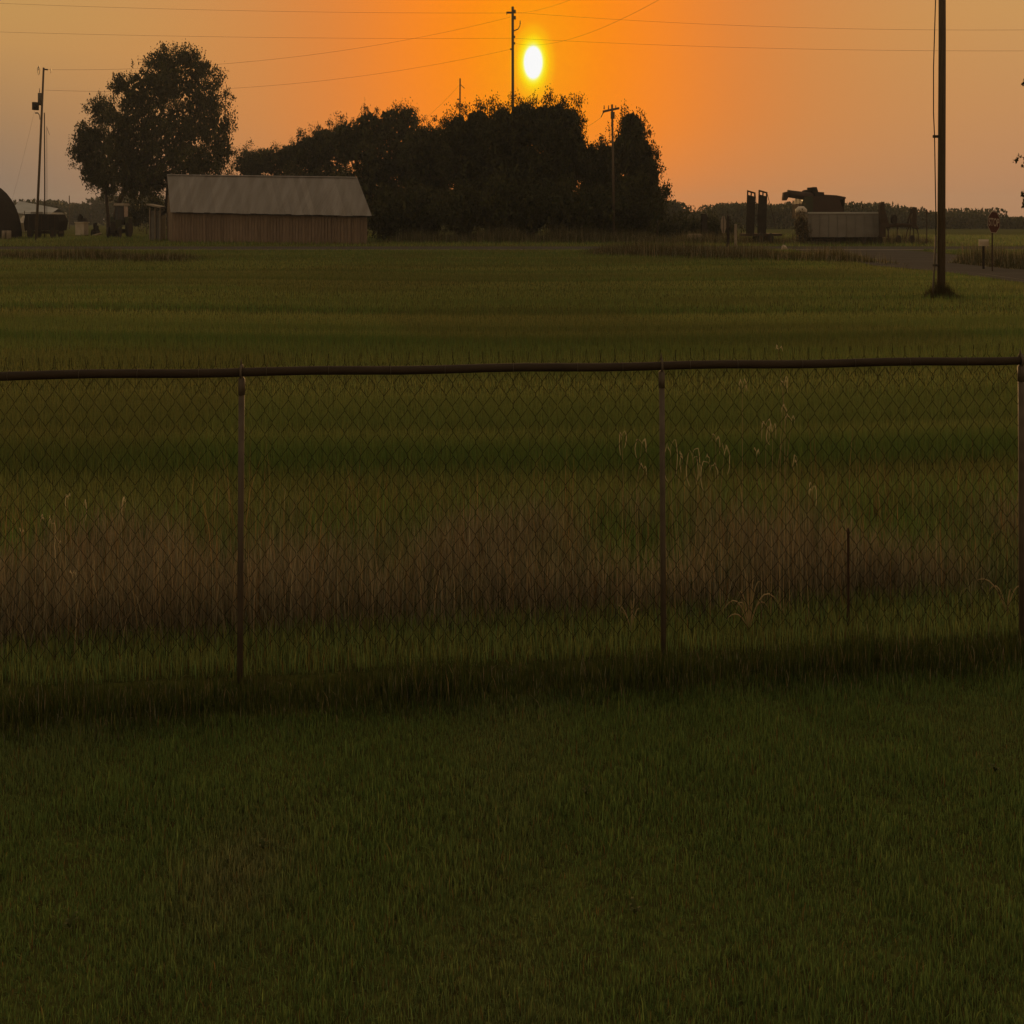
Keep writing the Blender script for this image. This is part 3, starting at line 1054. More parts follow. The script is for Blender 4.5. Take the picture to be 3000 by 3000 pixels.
def tussock(px, y, label, arcs, k):
    t = empty('grass_tussock', RX(px, y), y, 0, label, 'grass clump')
    r2 = random.Random(k)
    for (dxp, hp, droop) in arcs:
        dx = dxp / K * y / FPX
        h = hp * y / FPX
        pts = []
        for q in range(9):
            u = q / 8
            pts.append((dx * u ** 1.3, 0.02 * u, h * (math.sin(u * math.pi * (0.5 + 0.42 * droop)))))
        MB().tube(pts, [.003, .0034, .0036, .0036, .0034, .003, .0024, .0016, .0008], 4).build('leaf_blade', M['stem'], t, True)


tussock(2195, 5.62, 'clump of long arching pale grass leaves right of the middle post',
        [(-85, 95, .8), (-70, 55, .7), (-45, 90, .85), (110, 115, .85), (60, 90, .5), (-15, 190, .05), (-5, 175, .0), (20, 165, .1), (35, 150, .1), (-30, 120, .2)], 3)
tussock(1850, 5.62, 'clump of upright pale grass leaves left of the middle post', [(-40, 80, .0), (-30, 60, .1), (0, 95, .0), (12, 100, .05), (25, 70, .1)], 4)
tussock(2950, 5.85, 'clump of pale arching grass leaves near the right-hand post', [(-90, 110, .3), (-50, 90, .5), (20, 80, .2), (60, 90, .4)], 5)


# ------------------------------------------------------------------ utility poles
def pole(name, label, px_b, px_t, py_t, y, r0, r1, z0=0.0):
    X0 = RX(px_b, y)
    t = empty(name, X0, y, z0, label, 'utility pole')
    top = (RX(px_t, y) - X0, 0, RZ(py_t, y))
    mid = (top[0] * .5 + .03, 0, top[2] * .5)
    MB().tube([(0, 0, -.3), mid, top], [r0, (r0 + r1) / 2, r1], 12).build('shaft', M['pole'], t, True)
    return t, Vector(top)


def insulator(t, p, r=.07, h=.25):
    MB().tube([(p[0], p[1], p[2]), (p[0], p[1], p[2] + h * .3), (p[0], p[1], p[2] + h * .6), (p[0], p[1], p[2] + h)], [r * .4, r, r * .6, r * .8], 8).build('insulator', M['ceramic'], t, True)


# near pole on the right
y = 29.6
np_, tp = pole('utility_pole', 'tall thick dark wooden pole standing in the field at the right', 2757, 2759, -640, y, .145, .115)
pts = [(-.05 - .0, 0, tp.z)]
base_x = RX(2757, y)
for (px, py) in ((2743, 0), (2737, 200), (2737, 330), (2740, 398), (2742, 520), (2744, 640), (2744, 700)):
    pts.append((RX(px, y) - base_x - .04, -.02, RZ(py, y)))
MB().tube(pts, .022, 6).build('cable', M['cable'], np_, True)
MB().tube([(RX(2744, y) - base_x - .04, -.02, RZ(690, y)), (RX(2741, y) - base_x - .05, -.02, RZ(770, y)), (RX(2737, y) - base_x - .06, -.02, RZ(848, y)), (RX(2736, y) - base_x - .06, -.02, -.05)],
          .037, 8).build('conduit', M['galv'], np_, True)
MB().box((-.2, -.02, RZ(400, y)), (.26, .06, .06)).build('bracket', M['cable'], np_)
MB().box((-.2, -.02, RZ(777, y)), (.26, .06, .05)).build('bracket', M['cable'], np_)
MB().box((0, -.02, RZ(-560, y)), (2.4, .12, .12)).build('crossarm', M['pole'], np_)
NEAR_TOP = Vector((base_x, y, RZ(-560, y)))
# weeds round its foot
n = 2600
a = rng.uniform(0, 2 * np.pi, n)
rr = np.abs(rng.normal(0, .42, n))
T = tints((0.05, 0.045, 0.018), n, .35, .25)
tag(link('pole_foot_weeds', blades('pole_foot_weeds', base_x + np.cos(a) * rr, y + np.sin(a) * rr, rng.uniform(.15, .5, n) * np.exp(-(rr / .6) ** 2), rng.uniform(.01, .02, n), T, .35, seg=1)),
    'tuft of uncut weeds round the foot of the right-hand pole', 'weeds', kind='stuff')

# left pole with transformer
y = 106
lp, lt = pole('utility_pole', 'leaning wooden pole with transformer at the left of the yard', 105, 128, 198, y, .17, .12)
bx = RX(105, y)


def L(px, py, dy=0.0):
    return (RX(px, y) - bx, dy, RZ(py, y))


MB().tube([L(118, 308), L(118, 273)], .30, 12).build('transformer_tank', M['galv'], lp, True)
insulator(lp, L(116, 272), .06, .35)
MB().tube([L(104, 322), L(104, 300)], .42, 12).build('lamp_housing', M['black'], lp, True)
MB().tube([L(103, 331), L(111, 331), L(116, 338), L(117, 350)], .05, 6).build('lamp_arm', M['galv'], lp, True)
MB().tube([L(126, 203), L(140, 204)], .06, 6).build('crossarm', M['pole'], lp)
insulator(lp, L(149, 214), .05, .35)
insulator(lp, L(113, 206), .07, .35)
MB().tube([L(112, 220), L(109, 200), L(113, 196), L(117, 204), L(115, 218)], .03, 5).build('jumper_loop', M['cable'], lp, True)
LTOP, LLOW = Vector((RX(133, y), y, RZ(204, y))), Vector((RX(131, y), y, RZ(264, y)))

y = 118
l2, _ = pole('utility_pole', 'thin second pole just right of the transformer pole', 131, 130, 330, y, .10, .075)
y = 117
l3, _ = pole('mast', 'very thin mast with a short bracket behind the transformer pole', 137, 137, 370, y, .03, .025)
MB().tube([(0, 0, RZ(372, y)), (RX(145, y) - RX(137, y), 0, RZ(395, y))], .025, 5).build('bracket', M['cable'], l3)
y = 220
pole('utility_pole', 'tiny far-off pole on the left horizon', 203, 203, 573, y, .14, .12)

# centre pole
y = 119
cp, ct = pole('utility_pole', 'tall pole rising out of the grove beside the sun', 1502, 1502, 20, y, .24, .20)
bx = RX(1502, y)
MB().box(L(1494, 37), (1.15, .14, .16)).build('crossarm', M['pole'], cp)
MB().box(L(1508, 34), (.35, .2, .3)).build('bracket', M['galv'], cp)
MB().box(L(1508, 52), (.35, .2, .3)).build('bracket', M['galv'], cp)
insulator(cp, L(1485, 44), .06, .3)
MB().tube([L(1504, 91), L(1518, 85), L(1523, 76), L(1524, 66)], .055, 6).build('cutout_arm', M['galv'], cp, True)
insulator(cp, L(1524, 72), .1, .35)
MB().box(L(1497, 144), (.3, .12, .12)).build('bracket', M['galv'], cp)
for py in (108, 127):
    MB().box(L(1507, py), (.22, .2, .18)).build('bracket', M['galv'], cp)

# two further poles in the grove
y = 127
sp, st_ = pole('utility_pole', 'shorter thin pole sticking up left of the sun', 1344, 1348, 230, y, .16, .12)
bx = RX(1344, y)
MB().tube([L(1349, 248), L(1361, 259)], .04, 5).build('bracket', M['cable'], sp)
MB().tube([L(1349, 303), L(1365, 317)], .04, 5).build('bracket', M['cable'], sp)
MB().box(L(1342, 291), (.35, .12, .12)).build('bracket', M['galv'], sp)
SP1 = Vector((RX(1345, y), y, RZ(250, y)))
y = 99
rp, rt = pole('utility_pole', 'pole with crossarm in front of the right end of the grove', 1799, 1793, 306, y, .16, .13)
bx = RX(1799, y)
MB().box(L(1790, 322), (2.2, .14, .16), Matrix.Rotation(-.12, 3, 'Y')).build('crossarm', M['pole'], rp)
for px in (1770, 1783, 1804):
    insulator(rp, L(px, 321), .09, .3)
MB().tube([L(1772, 326), L(1766, 332), L(1761, 343)], .05, 5).build('cutout_arm', M['galv'], rp, True)
MB().box(L(1795, 338), (.5, .3, .5)).build('bracket', M['galv'], rp)
RP = Vector((RX(1762, y), y, RZ(343, y)))

# ------------------------------------------------------------------ power lines
def line(label, a, b, sag, r=.009, n=28):
    a, b = Vector(a), Vector(b)
    t = []
    for i in range(n + 1):
        u = i / n
        p = a.lerp(b, u)
        t.append((p.x - a.x, p.y - a.y, p.z - a.z - sag * 4 * u * (1 - u)))
    o = MB().tube(t, r, 5).build('power_line', M['cable'], None, True, loc=a)
    tag(o, label, 'wire', 'overhead power lines')


def PW(px, py, y):
    return Vector((RX(px, y), y, RZ(py, y)))


line('highest wire, running left from the tall centre pole', PW(1485, 38, 119), PW(-700, -25, 112), .5)
line('highest wire, running right from the tall centre pole', PW(1508, 36, 119), PW(3700, 72, 100), .9)
line('second wire down, running left from the tall centre pole', PW(1500, 112, 119), PW(-700, 68, 112), .4)
line('second wire down, running right from the tall centre pole', PW(1505, 112, 119), PW(3700, 140, 100), .6)
line('wire from the tall centre pole down to the transformer pole top', PW(1495, 50, 119), LTOP, 1.3)
line('lower wire from the tall centre pole to the transformer pole', PW(1497, 144, 119), LLOW, 1.3)
line('slanting wire from the centre pole up to the near right-hand pole', PW(1507, 127, 119), NEAR_TOP, 1.8, .007)
line('short upper slanting wire right of the centre pole leaving the top of the picture', PW(1510, 40, 119), NEAR_TOP + Vector((-1.1, 0, .1)), 1.0, .007)
line('short guy wire sloping left from the shorter pole', SP1, PW(1215, 372, 124), .2)
line('short wire sloping left from the crossarm pole', RP, PW(1690, 385, 104), .1)
line('faint guy wire sloping down left from the transformer pole', PW(101, 325, 106), PW(30, 605, 112), .2, .007)


# ------------------------------------------------------------------ barn
def barn():
    A, B, Dv = Vector((RX(505, 96), 96, 0)), Vector((RX(1083, 90), 90, 0)), Vector((-5.2, 9.6, 0))
    t = empty('barn', A.x, A.y, 0, 'long low barn with pale tin roof and brown board walls', 'barn')

    def P(u, v, z):
        q = (B - A) * u + Dv * v
        return Vector((q.x, q.y, z))

    def eave(u):
        return 2.26 - 0.30 * u

    def ridge(u):
        return 5.02 - 0.38 * u
    # inner walls
    mb = MB()
    c = [P(.004, .02, 0), P(.990, .02, 0), P(.990, .98, 0), P(.004, .98, 0)]
    e = [P(.004, .02, eave(0)), P(.990, .02, eave(1)), P(.990, .98, eave(1)), P(.004, .98, eave(0))]
    for i in range(4):
        j = (i + 1) % 4
        mb.poly([c[i], c[j], e[j], e[i]])
    mb.poly([e[3], e[0], P(.004, .5, ridge(0) - .12)])
    mb.poly([e[1], e[2], P(.990, .5, ridge(1) - .12)])
    wall = mb.build('wall', M['siding'], t)
    # boards on the long front wall and on the left gable
    nb = 62
    for i in range(nb):
        u0, u1 = .004 + .986 * i / nb, .004 + .986 * (i + .93) / nb
        pr = random.uniform(.004, .016)
        z0 = random.uniform(.02, .10)
        m2 = MB()
        f = [P(u0, .018 - pr, z0), P(u1, .018 - pr, z0), P(u1, .018 - pr, eave(u1) - .02), P(u0, .018 - pr, eave(u0) - .02)]
        b = [p + Vector((0, .03, 0)) for p in f]
        m2.poly(f)
        for k in range(4):
            k2 = (k + 1) % 4
            m2.poly([f[k2], f[k], b[k], b[k2]])
        m2.build('board', M['siding'], wall)
    for i in range(18):
        v0, v1 = .02 + .96 * i / 18, .02 + .96 * (i + .93) / 18
        vm_ = (v0 + v1) / 2
        h = eave(0) + (ridge(0) - eave(0)) * (1 - abs(vm_ - .5) * 2) - .16
        q = [P(.004, v0, .05), P(.004, v1, .05), P(.004, v1, h), P(.004, v0, h)]
        q = [p + Vector((-.05 - random.uniform(0, .015), 0, 0)) for p in q]
        b = [p + Vector((.04, 0, 0)) for p in q]
        m2 = MB().poly(q)
        for k in range(4):
            k2 = (k + 1) % 4
            m2.poly([q[k2], q[k], b[k], b[k2]])
        m2.build('board', M['siding'], wall)
    # roof: corrugated sheets, front and back
    roof = MB()
    o_ = .012
    roof.poly([P(-o_, -.03, eave(0) - .09), P(1 + o_ * .3, -.03, eave(1) - .09), P(1 - .012, .5, ridge(1) - .06), P(-o_, .5, ridge(0) - .06)])
    roof.poly([P(-o_, .5, ridge(0) - .06), P(1 - .012, .5, ridge(1) - .06), P(1, 1.03, eave(1) - .09), P(-o_, 1.03, eave(0) - .09)])
    ro = roof.build('roof', M['fascia'], t)
    nsh = 34
    for side in (0, 1):
        for i in range(nsh):
            u0 = -o_ + (1 + 1.3 * o_) * i / nsh
            u1 = -o_ + (1 + 1.3 * o_) * (i + 1.04) / nsh
            m2 = MB()
            nc = 9
            lift = random.uniform(0, .02)
            dz = random.uniform(-.02, .02)
            low, hi = [], []
            for k in range(nc):
                u = u0 + (u1 - u0) * k / (nc - 1)
                cz = .018 * (k % 2) + lift
                ue = min(max(u, 0), 1)
                vv = -.045 if side == 0 else 1.045
                low.append(P(u, vv, eave(ue) - .07 + cz + dz))
                hi.append(P(u, .5, ridge(ue) + cz))
            for k in range(nc - 1):
                m2.poly([low[k], low[k + 1], hi[k + 1], hi[k]])
            m2.build('roof_sheet', M['roof'], ro)
    rc = MB()
    rc.poly([P(-o_, .48, ridge(0) + .005), P(1, .48, ridge(1) + .005), P(1, .5, ridge(1) + .075), P(-o_, .5, ridge(0) + .075)])
    rc.poly([P(-o_, .5, ridge(0) + .075), P(1, .5, ridge(1) + .075), P(1, .52, ridge(1) + .005), P(-o_, .52, ridge(0) + .005)])
    rc.build('ridge_cap', M['roof'], ro)


barn()

# ------------------------------------------------------------------ left farmyard
def at(px, y):
    return RX(px, y)


# dark arched shed
y = 108
X0 = RX(-159, y)
q = empty('arched_shed', X0, y, 0, 'black arched shed cut off by the left edge', 'shed')
rx_, rz_ = 118 / K * y / FPX, 4.85
mb = MB()
arc = [(math.cos(math.pi * k / 20) * rx_, math.sin(math.pi * k / 20) * rz_) for k in range(21)]
for k in range(20):
    (x0, z0), (x1, z1) = arc[k], arc[k + 1]
    mb.poly([(x0, -.3, z0), (x0, 8, z0), (x1, 8, z1), (x1, -.3, z1)])
mb.build('arched_roof', M['black'], q, False)
mb = MB().prism([(x * .97, z * .97) for x, z in arc], 0.0, 0.15)
mb.build('end_wall', M['black'], q)
MB().box((2.2, -.04, 1.4), (3.2, .05, 2.8)).build('door', M['rust'], q)
for k, px in enumerate((12, 26)):
    yy = y - 1.5
    o = MB().tube([(0, 0, 0), (0, 0, .72), (0, 0, .78)], [.29, .29, .26], 14).tube([(0, 0, .24), (0, 0, .27)], .3, 14).tube([(0, 0, .5), (0, 0, .53)], .3, 14).build('oil_drum', M['concrete'], None, True, loc=(RX(px, yy), yy, 0))
    tag(o, ['pale drum at the foot of the black shed, nearer the left edge', 'pale drum at the foot of the black shed, further from the edge'][k], 'drum', 'drums by the black shed')

# blue-grey roofed building far behind
y = 190
q = empty('farm_building', RX(85, y), y, 0, 'far long building with pale blue-grey roof behind the transformer pole', 'building')
s = y / FPX
w2 = 55 / K * s
zr0, zr1 = RZ(588, y), RZ(600, y)
ze = RZ(622, y)
MB().box((0, 4, ze / 2), (w2 * 2, 8, ze)).build('wall', M['bluetin'], q)
roof = MB().poly([(-w2 - .3, -.5, ze), (w2 + .3, -.5, ze - .5), (w2 + .3, 4, zr1 - .5), (-w2 - .3, 4, zr0)]).poly([(-w2 - .3, 4, zr0), (w2 + .3, 4, zr1 - .5), (w2 + .3, 8.5, ze - .5), (-w2 - .3, 8.5, ze)])
roof.build('roof', M['bluetin'], q)
MB().box((2, -.03, 1.4), (3, .05, 2.6)).build('door', M['greybox'], q)

# small pale hopper bin
y = 122
q = empty('feed_bin', RX(72, y), y, 0, 'small pale peaked feed bin left of the transformer pole', 'bin')
MB().tube([(0, 0, .55), (0, 0, 1.35), (0, 0, 1.9), (0, 0, 2.0)], [.45, .95, .35, .2], 10).build('hopper', M['white'], q)
for sx in (-.6, .6):
    for sy in (-.6, .6):
        MB().tube([(sx, sy, 0), (sx * .95, sy * .95, 1.2)], .06, 6).build('leg', M['galv'], q)
MB().tube([(0, 0, 1.95), (0, 0, 2.45)], .05, 6).build('vent', M['rust'], q)


def wheel(t, c, r, w, name='wheel', axis='y'):
    pts = [Vector(c), Vector(c)]
    d = Vector((0, w / 2, 0)) if axis == 'y' else Vector((w / 2, 0, 0))
    c = Vector(c)
    o = MB().tube([c - d, c - d * .7, c + d * .7, c + d], [r * .9, r, r, r * .9], 18).build(name, M['tyre'], t)
    MB().tube([c - d * 1.05, c + d * 1.05], r * .5, 12).build('rim', M['rust'], o)
    return o


# dark covered wagon
y = 116
q = empty('farm_wagon', RX(135, y), y, 0, 'dark high-sided farm wagon behind the transformer pole', 'wagon')
MB().prism([(-2.6, .7), (2.5, .7), (2.75, 1.5), (2.3, 2.1), (-2.5, 2.15), (-2.75, 1.4)], -1.1, 1.1).build('body', M['black'], q)
MB().box((0, 0, .55), (4.6, .9, .22)).build('chassis', M['rust'], q)
for sx in (-1.8, 1.7):
    for sy in (-1.0, 1.0):
        wheel(q, (sx, sy, .48), .48, .3)
for k in range(5):
    MB().box((-2.0 + k, -1.13, 1.35), (.09, .06, 1.3)).build('stake', M['rust'], q)

# white tote with motor on top, heap and slab
y = 132
q = empty('white_tank', RX(240, y), y, 0, 'square white tank standing in the yard left of the tractor', 'tank')
MB().box((0, 0, .70), (1.5, 1.4, 1.25)).build('body', M['white'], q)
MB().box((0, 0, 1.36), (1.75, 1.6, .10)).build('rim', M['white'], q)
MB().box((0, 0, .05), (1.6, 1.5, .12)).build('pallet', M['pole'], q)
q = empty('engine', RX(240, y), y, 1.42, 'dark lumpy engine lying on the square white tank', 'engine')
mb = MB().box((-.25, 0, .28), (.75, .6, .56), None, .75).tube([(-.3, 0, .5), (-.25, 0, .75)], [.3, .15], 8)
mb.build('block', M['black'], q)
MB().box((.45, 0, .18), (.7, .5, .34), None, .8).build('gearbox', M['black'], q)
q = empty('scrap_heap', RX(278, y), y, 0, 'low dark heap of scrap right of the white tank', 'heap')
r2 = random.Random(4)
mb = MB()
for k in range(26):
    a, rr = r2.uniform(0, 6.28), r2.uniform(0, 1)
    mb.box((math.cos(a) * rr * .9, math.sin(a) * rr * .8, (1 - rr) * r2.uniform(.2, 1.0) + .1), (r2.uniform(.3, .7), r2.uniform(.3, .6), r2.uniform(.2, .4)), Matrix.Rotation(r2.uniform(0, 3), 3, (r2.random(), r2.random(), r2.random() + .1)))
mb.build('scrap', M['black'], q)
o = MB().box((0, 0, .08), (1.3, .6, .12), Matrix.Rotation(-.15, 3, 'Y')).box((.1, 0, .0), (.9, .5, .06)).build('pale_slab', M['stone'], None, loc=(RX(284, y - 2), y - 2, .12))
tag(o, 'pale flat slab lying in front of the scrap heap', 'slab')


# tractor facing the camera
def tractor():
    y = 119
    t = empty('tractor', RX(354, y), y, 0, 'dark cab tractor parked under the large tree, seen end-on', 'tractor')
    wheel(t, (-1.15, .3, .9), .9, .5, 'rear_wheel', 'x')
    wheel(t, (1.15, .3, .9), .9, .5, 'rear_wheel', 'x')
    wheel(t, (-.85, -2.0, .5), .5, .32, 'front_wheel', 'x')
    wheel(t, (.85, -2.0, .5), .5, .32, 'front_wheel', 'x')
    MB().box((0, -1.4, 1.15), (.85, 1.9, .95), None, .9).build('bonnet', M['darkgreen'], t)
    MB().box((0, -2.37, 1.1), (.7, .05, .75)).build('grille', M['black'], t)
    MB().box((0, -.8, .62), (.6, 3.0, .35)).build('chassis', M['black'], t)
    MB().box((0, -2.0, .5), (1.4, .18, .18)).build('front_axle', M['black'], t)
    cab = MB()
    for sx in (-.72, .72):
        for sy in (-.45, .95):
            cab.tube([(sx, sy, 1.3), (sx * .92, sy * .95, 2.92)], .05, 6)
    cab.box((0, .25, 1.35), (1.5, 1.5, .35))
    cab_o = cab.build('cab_frame', M['black'], t)
    MB().box((0, -.44, 2.15), (1.28, .02, 1.35)).build('windscreen', M['glass'], cab_o)
    MB().box((0, .95, 2.15), (1.28, .02, 1.35)).build('rear_window', M['glass'], cab_o)
    for sx in (-.68, .68):
        MB().box((sx, .25, 2.15), (.02, 1.25, 1.35)).build('side_window', M['glass'], cab_o)
    MB().box((0, .25, 3.0), (1.75, 1.75, .2), None, .9).build('cab_roof', M['concrete'], cab_o)
    for sx in (-1.15, 1.15):
        MB().box((sx, .25, 1.85), (.55, 1.3, .09)).box((sx, -.42, 1.6), (.55, .08, .5)).build('fender', M['darkgreen'], t)
    MB().tube([(.3, -1.2, 1.6), (.3, -1.2, 2.7)], .05, 8).build('exhaust', M['rust'], t)


tractor()

# pale lean-to frame left of the barn
y = 104
q = empty('pale_shed', RX(455, y), y, 0, 'narrow pale shed tucked against the left end of the barn', 'shed')
for sx in (-.75, .0, .7):
    MB().box((sx, 0, 1.3), (.16, .2, 2.6)).build('post', M['concrete'], q)
MB().box((0, .8, 1.2), (1.6, 1.4, 2.3)).build('back_wall', M['greybox'], q)
MB().box((0, .5, 2.72), (2.0, 2.1, .12), Matrix.Rotation(.12, 3, 'Y')).build('roof', M['concrete'], q)
MB().box((-.38, .02, 1.0), (.45, .08, 1.9)).build('door', M['greybox'], q)

# ------------------------------------------------------------------ right: farm machinery behind the road
# long grey trailer
y = 90.5
X0 = RX(2467, y)
q = empty('grain_trailer', X0, y, 0, 'long grey high-sided trailer parked beyond the road', 'trailer')
hl = 111 / K * y / FPX
zt, zb = RZ(622, y), RZ(694, y)
body = MB().prism([(-hl, zb + .15), (-hl + .2, zb), (hl - .2, zb), (hl, zb + .15), (hl, zt), (-hl, zt)], -1.25, 1.25).build('body', M['greybox'], q)
for k in range(9):
    MB().box((-hl + .35 + k * (2 * hl - .7) / 8, -1.275, (zt + zb) / 2), (.07, .05, zt - zb - .08)).build('rib', M['greybox'], body)
MB().box((0, -1.27, zt - .04), (2 * hl + .08, .09, .10)).build('top_rim', M['bluetin'], body)
MB().box((-.6, 0, zb - .16), (2 * hl - 1.6, .9, .24)).build('frame', M['darkred'], q)
for sx in (hl - 1.2, hl - 2.4):
    for sy in (-.95, .95):
        wheel(q, (sx, sy, .42), .42, .3)
MB().box((-hl + .6, -.8, .3), (.12, .12, .75)).build('landing_leg', M['rust'], q)
MB().box((-hl + .6, .8, .3), (.12, .12, .75)).build('landing_leg', M['rust'], q)
# brushy end with pale tarp roll
y2 = 89.5
tree('roadside_shrub', 'pale scrubby shrub at the left end of the grey trailer', 2347, y2, [(2345, 660, 14, 30), (2350, 690, 16, 25)], n=900, leaf=.2, clump=.3, per=18, trunk_r=.04,
     cat='shrub', base_col=np.array([.10, .085, .05]), group='roadside shrubs')
o = MB().tube([(-.65, 0, 0), (-.3, 0, .1), (.3, 0, .1), (.65, 0, -.02)], [.16, .24, .24, .16], 10).build('tarp_roll', M['white'], None, True, loc=(RX(2347, y), y, RZ(619, y)))
tag(o, 'pale rolled tarpaulin on the left top corner of the grey trailer', 'tarpaulin')


# combine harvester
def combine():
    y = 97.0
    s = y / FPX
    X0 = RX(2410, y)
    t = empty('combine_harvester', X0, y, 0, 'dark combine harvester with unloading auger stretched out left', 'combine')

    def C(px, py):
        return (RX(px, y) - X0, RZ(py, y))

    def outline(pts):
        return [C(*p) for p in pts]
    MB().prism(outline([(2332, 640), (2336, 597), (2343, 580), (2372, 576), (2440, 574), (2447, 590), (2458, 622), (2458, 640)]), -1.5, 1.5).build('body', M['darkred'], t)
    MB().prism(outline([(2334, 634), (2338, 590), (2345, 577), (2368, 576), (2368, 634)]), -1.55, -1.0).build('side_panel', M['darkgreen'], t)
    MB().prism(outline([(2377, 576), (2374, 549), (2383, 549), (2387, 563), (2404, 564), (2405, 576)]), -1.1, 1.1).build('grain_tank', M['black'], t)
    MB().prism(outline([(2405, 577), (2405, 571), (2440, 573), (2466, 578), (2466, 583), (2446, 586)]), -1.2, 1.2).build('rear_hood', M['darkred'], t)
    MB().prism(outline([(2458, 582), (2466, 580), (2465, 598), (2462, 603), (2462, 640), (2457, 640)]), -1.0, 1.0).build('straw_chopper', M['black'], t)
    # engine dome
    dx, dz = C(2362, 577)
    MB().tube([(dx, -.7, dz), (dx, .7, dz)], .52, 14).build('engine_dome', M['black'], t, True)
    for k, px in enumerate((2345, 2351)):
        cx, cz = C(px, 573)
        MB().box((cx, -.4, cz), (.14, .2, .28)).build('air_intake', M['black'], t)
    # auger
    a0, a1 = C(2372, 578), C(2296, 568)
    au = MB().tube([(a0[0], -.9, a0[1]), (a1[0], -1.3, a1[1])], [.30, .27], 12).build('unloading_auger', M['darkred'], t, True)
    b0, b1 = C(2290, 566), C(2284, 586)
    MB().prism(outline([(2284, 565), (2292, 563), (2302, 566), (2300, 574), (2292, 588), (2282, 588), (2282, 582)]), -1.55, -1.05).build('auger_spout', M['darkred'], au)
    # lower body, wheels and ladder
    MB().box((.2, 0, 1.2), (4.2, 2.2, 1.3)).build('lower_body', M['darkred'], t)
    for sy in (-1.4, 1.4):
        wheel(t, (-1.0, sy, .95), .95, .6)
        wheel(t, (2.0, sy, .6), .6, .4)
    lx, lz = C(2327, 600)
    for d in (0, .45):
        MB().tube([(lx + d - .25, -1.3, .5), (lx + d - .25, -1.3, lz + .5)], .025, 6).build('ladder_rail', M['rust'], t)
    for k in range(6):
        MB().tube([(lx - .25, -1.3, .7 + k * .32), (lx + .2, -1.3, .7 + k * .32)], .02, 5).build('ladder_rung', M['rust'], t)


combine()

# equipment trailer with two tall ramps standing up
y = 92.0
X0 = RX(2220, y)
q = empty('equipment_trailer', X0, y, 0, 'low trailer with two tall black loading ramps folded upright', 'trailer')


def C2(px, py):
    return (RX(px, y) - X0, RZ(py, y))


def ramp_obj(x0t, x1t, x0b, x1b, yt0, yt1, yb, name='loading_ramp'):
    mb = MB()
    tl, tr_, bl, br = Vector((*C2(x0t, yt0),)), Vector((*C2(x1t, yt1),)), Vector((*C2(x0b, yb),)), Vector((*C2(x1b, yb),))

    def q4(u, v):
        a = bl.lerp(tl, v)
        b = br.lerp(tr_, v)
        c = a.lerp(b, u)
        return (c.x, c.y)
    # solid up to 90 %, then a frame with two openings
    mb.prism([q4(0, 0), q4(1, 0), q4(1, .90), q4(0, .90)], -.08, .08)
    for (u0, u1, v0, v1) in ((0, .13, .90, .965), (.44, .56, .90, .965), (.87, 1, .90, .965), (0, 1, .965, 1.0)):
        mb.prism([q4(u0, v0), q4(u1, v0), q4(u1, v1), q4(u0, v1)], -.08, .08)
    return mb.build(name, M['black'], q)


ramp_obj(2189, 2213, 2186, 2209, 557, 564, 690)
ramp_obj(2223, 2248, 2219, 2243, 556, 563, 690)
for (xa_, xb_) in ((2213, 2220), (2248, 2270)):
    a_, b_ = C2(xa_, 568), C2(xb_, 655)
    MB().tube([(a_[0], 0, a_[1]), (b_[0], 0, b_[1])], .035, 6).build('ramp_strut', M['rust'], q)
MB().box((.6, .8, .62), (4.6, 2.2, .18)).build('deck', M['rust'], q)
for sx in (-.6, .6):
    for sy in (-.2, 1.8):
        wheel(q, (sx + .9, sy, .38), .38, .25)

# folded cultivator with tall wings
y = 88.5
X0 = RX(2640, y)
q = empty('field_cultivator', X0, y, 0, 'rusty folded cultivator with two upright wings right of the trailer', 'cultivator')


def C3(px, py, d=0.0):
    return (RX(px, y) - X0, d, RZ(py, y))


w1 = MB().prism([(C3(*p)[0], C3(*p)[2]) for p in ((2576, 600), (2578, 593), (2588, 591), (2589, 612), (2600, 650), (2604, 668), (2592, 664), (2592, 694), (2578, 694))], -.25, .25).build('wing', M['rust'], q)
MB().tube([C3(2588, 606), C3(2593, 601), C3(2592, 597)], .03, 5).build('tine', M['rust'], w1)
w2_ = MB().prism([(C3(*p)[0], C3(*p)[2]) for p in ((2668, 612), (2673, 606), (2683, 608), (2683, 614), (2679, 616), (2683, 630), (2682, 660), (2690, 672), (2670, 664), (2668, 640), (2672, 624))], -.25, .25).build('wing', M['rust'], q)
MB().tube([C3(2663, 616), C3(2668, 622), C3(2666, 607)], .03, 5).build('tine', M['rust'], w2_)
MB().tube([C3(2672, 618), C3(2662, 640), C3(2658, 665)], .09, 6).build('wing_brace', M['rust'], q)
MB().tube([C3(2600, 662), C3(2625, 659), C3(2680, 660)], .13, 8).build('toolbar', M['rust'], q)
MB().tube([C3(2619, 643, -.2), C3(2619, 643, .2)], .32, 14).build('spool', M['black'], q)
MB().tube([C3(2619, 650), C3(2622, 662)], .1, 6).build('spool_arm', M['rust'], q)
for (pa, pb) in ((2597, 2604), (2606, 2601), (2630, 2628), (2664, 2654), (2668, 2666), (2674, 2678), (2682, 2692)):
    xm = (pa * .4 + pb * .6)
    MB().tube([C3(pa, 662), C3(xm, 676), C3(pb, 697), C3(pb, 708)], [.07, .06, .05, .04], 6).build('shank', M['rust'], q)
for sx in (2585, 2640, 2680):
    wheel(q, C3(sx, 702, .6), .3, .2)
y = 86
o = empty('steel_post', RX(2715, y), y, 0, 'thin steel fence post right of the cultivator', 'post')
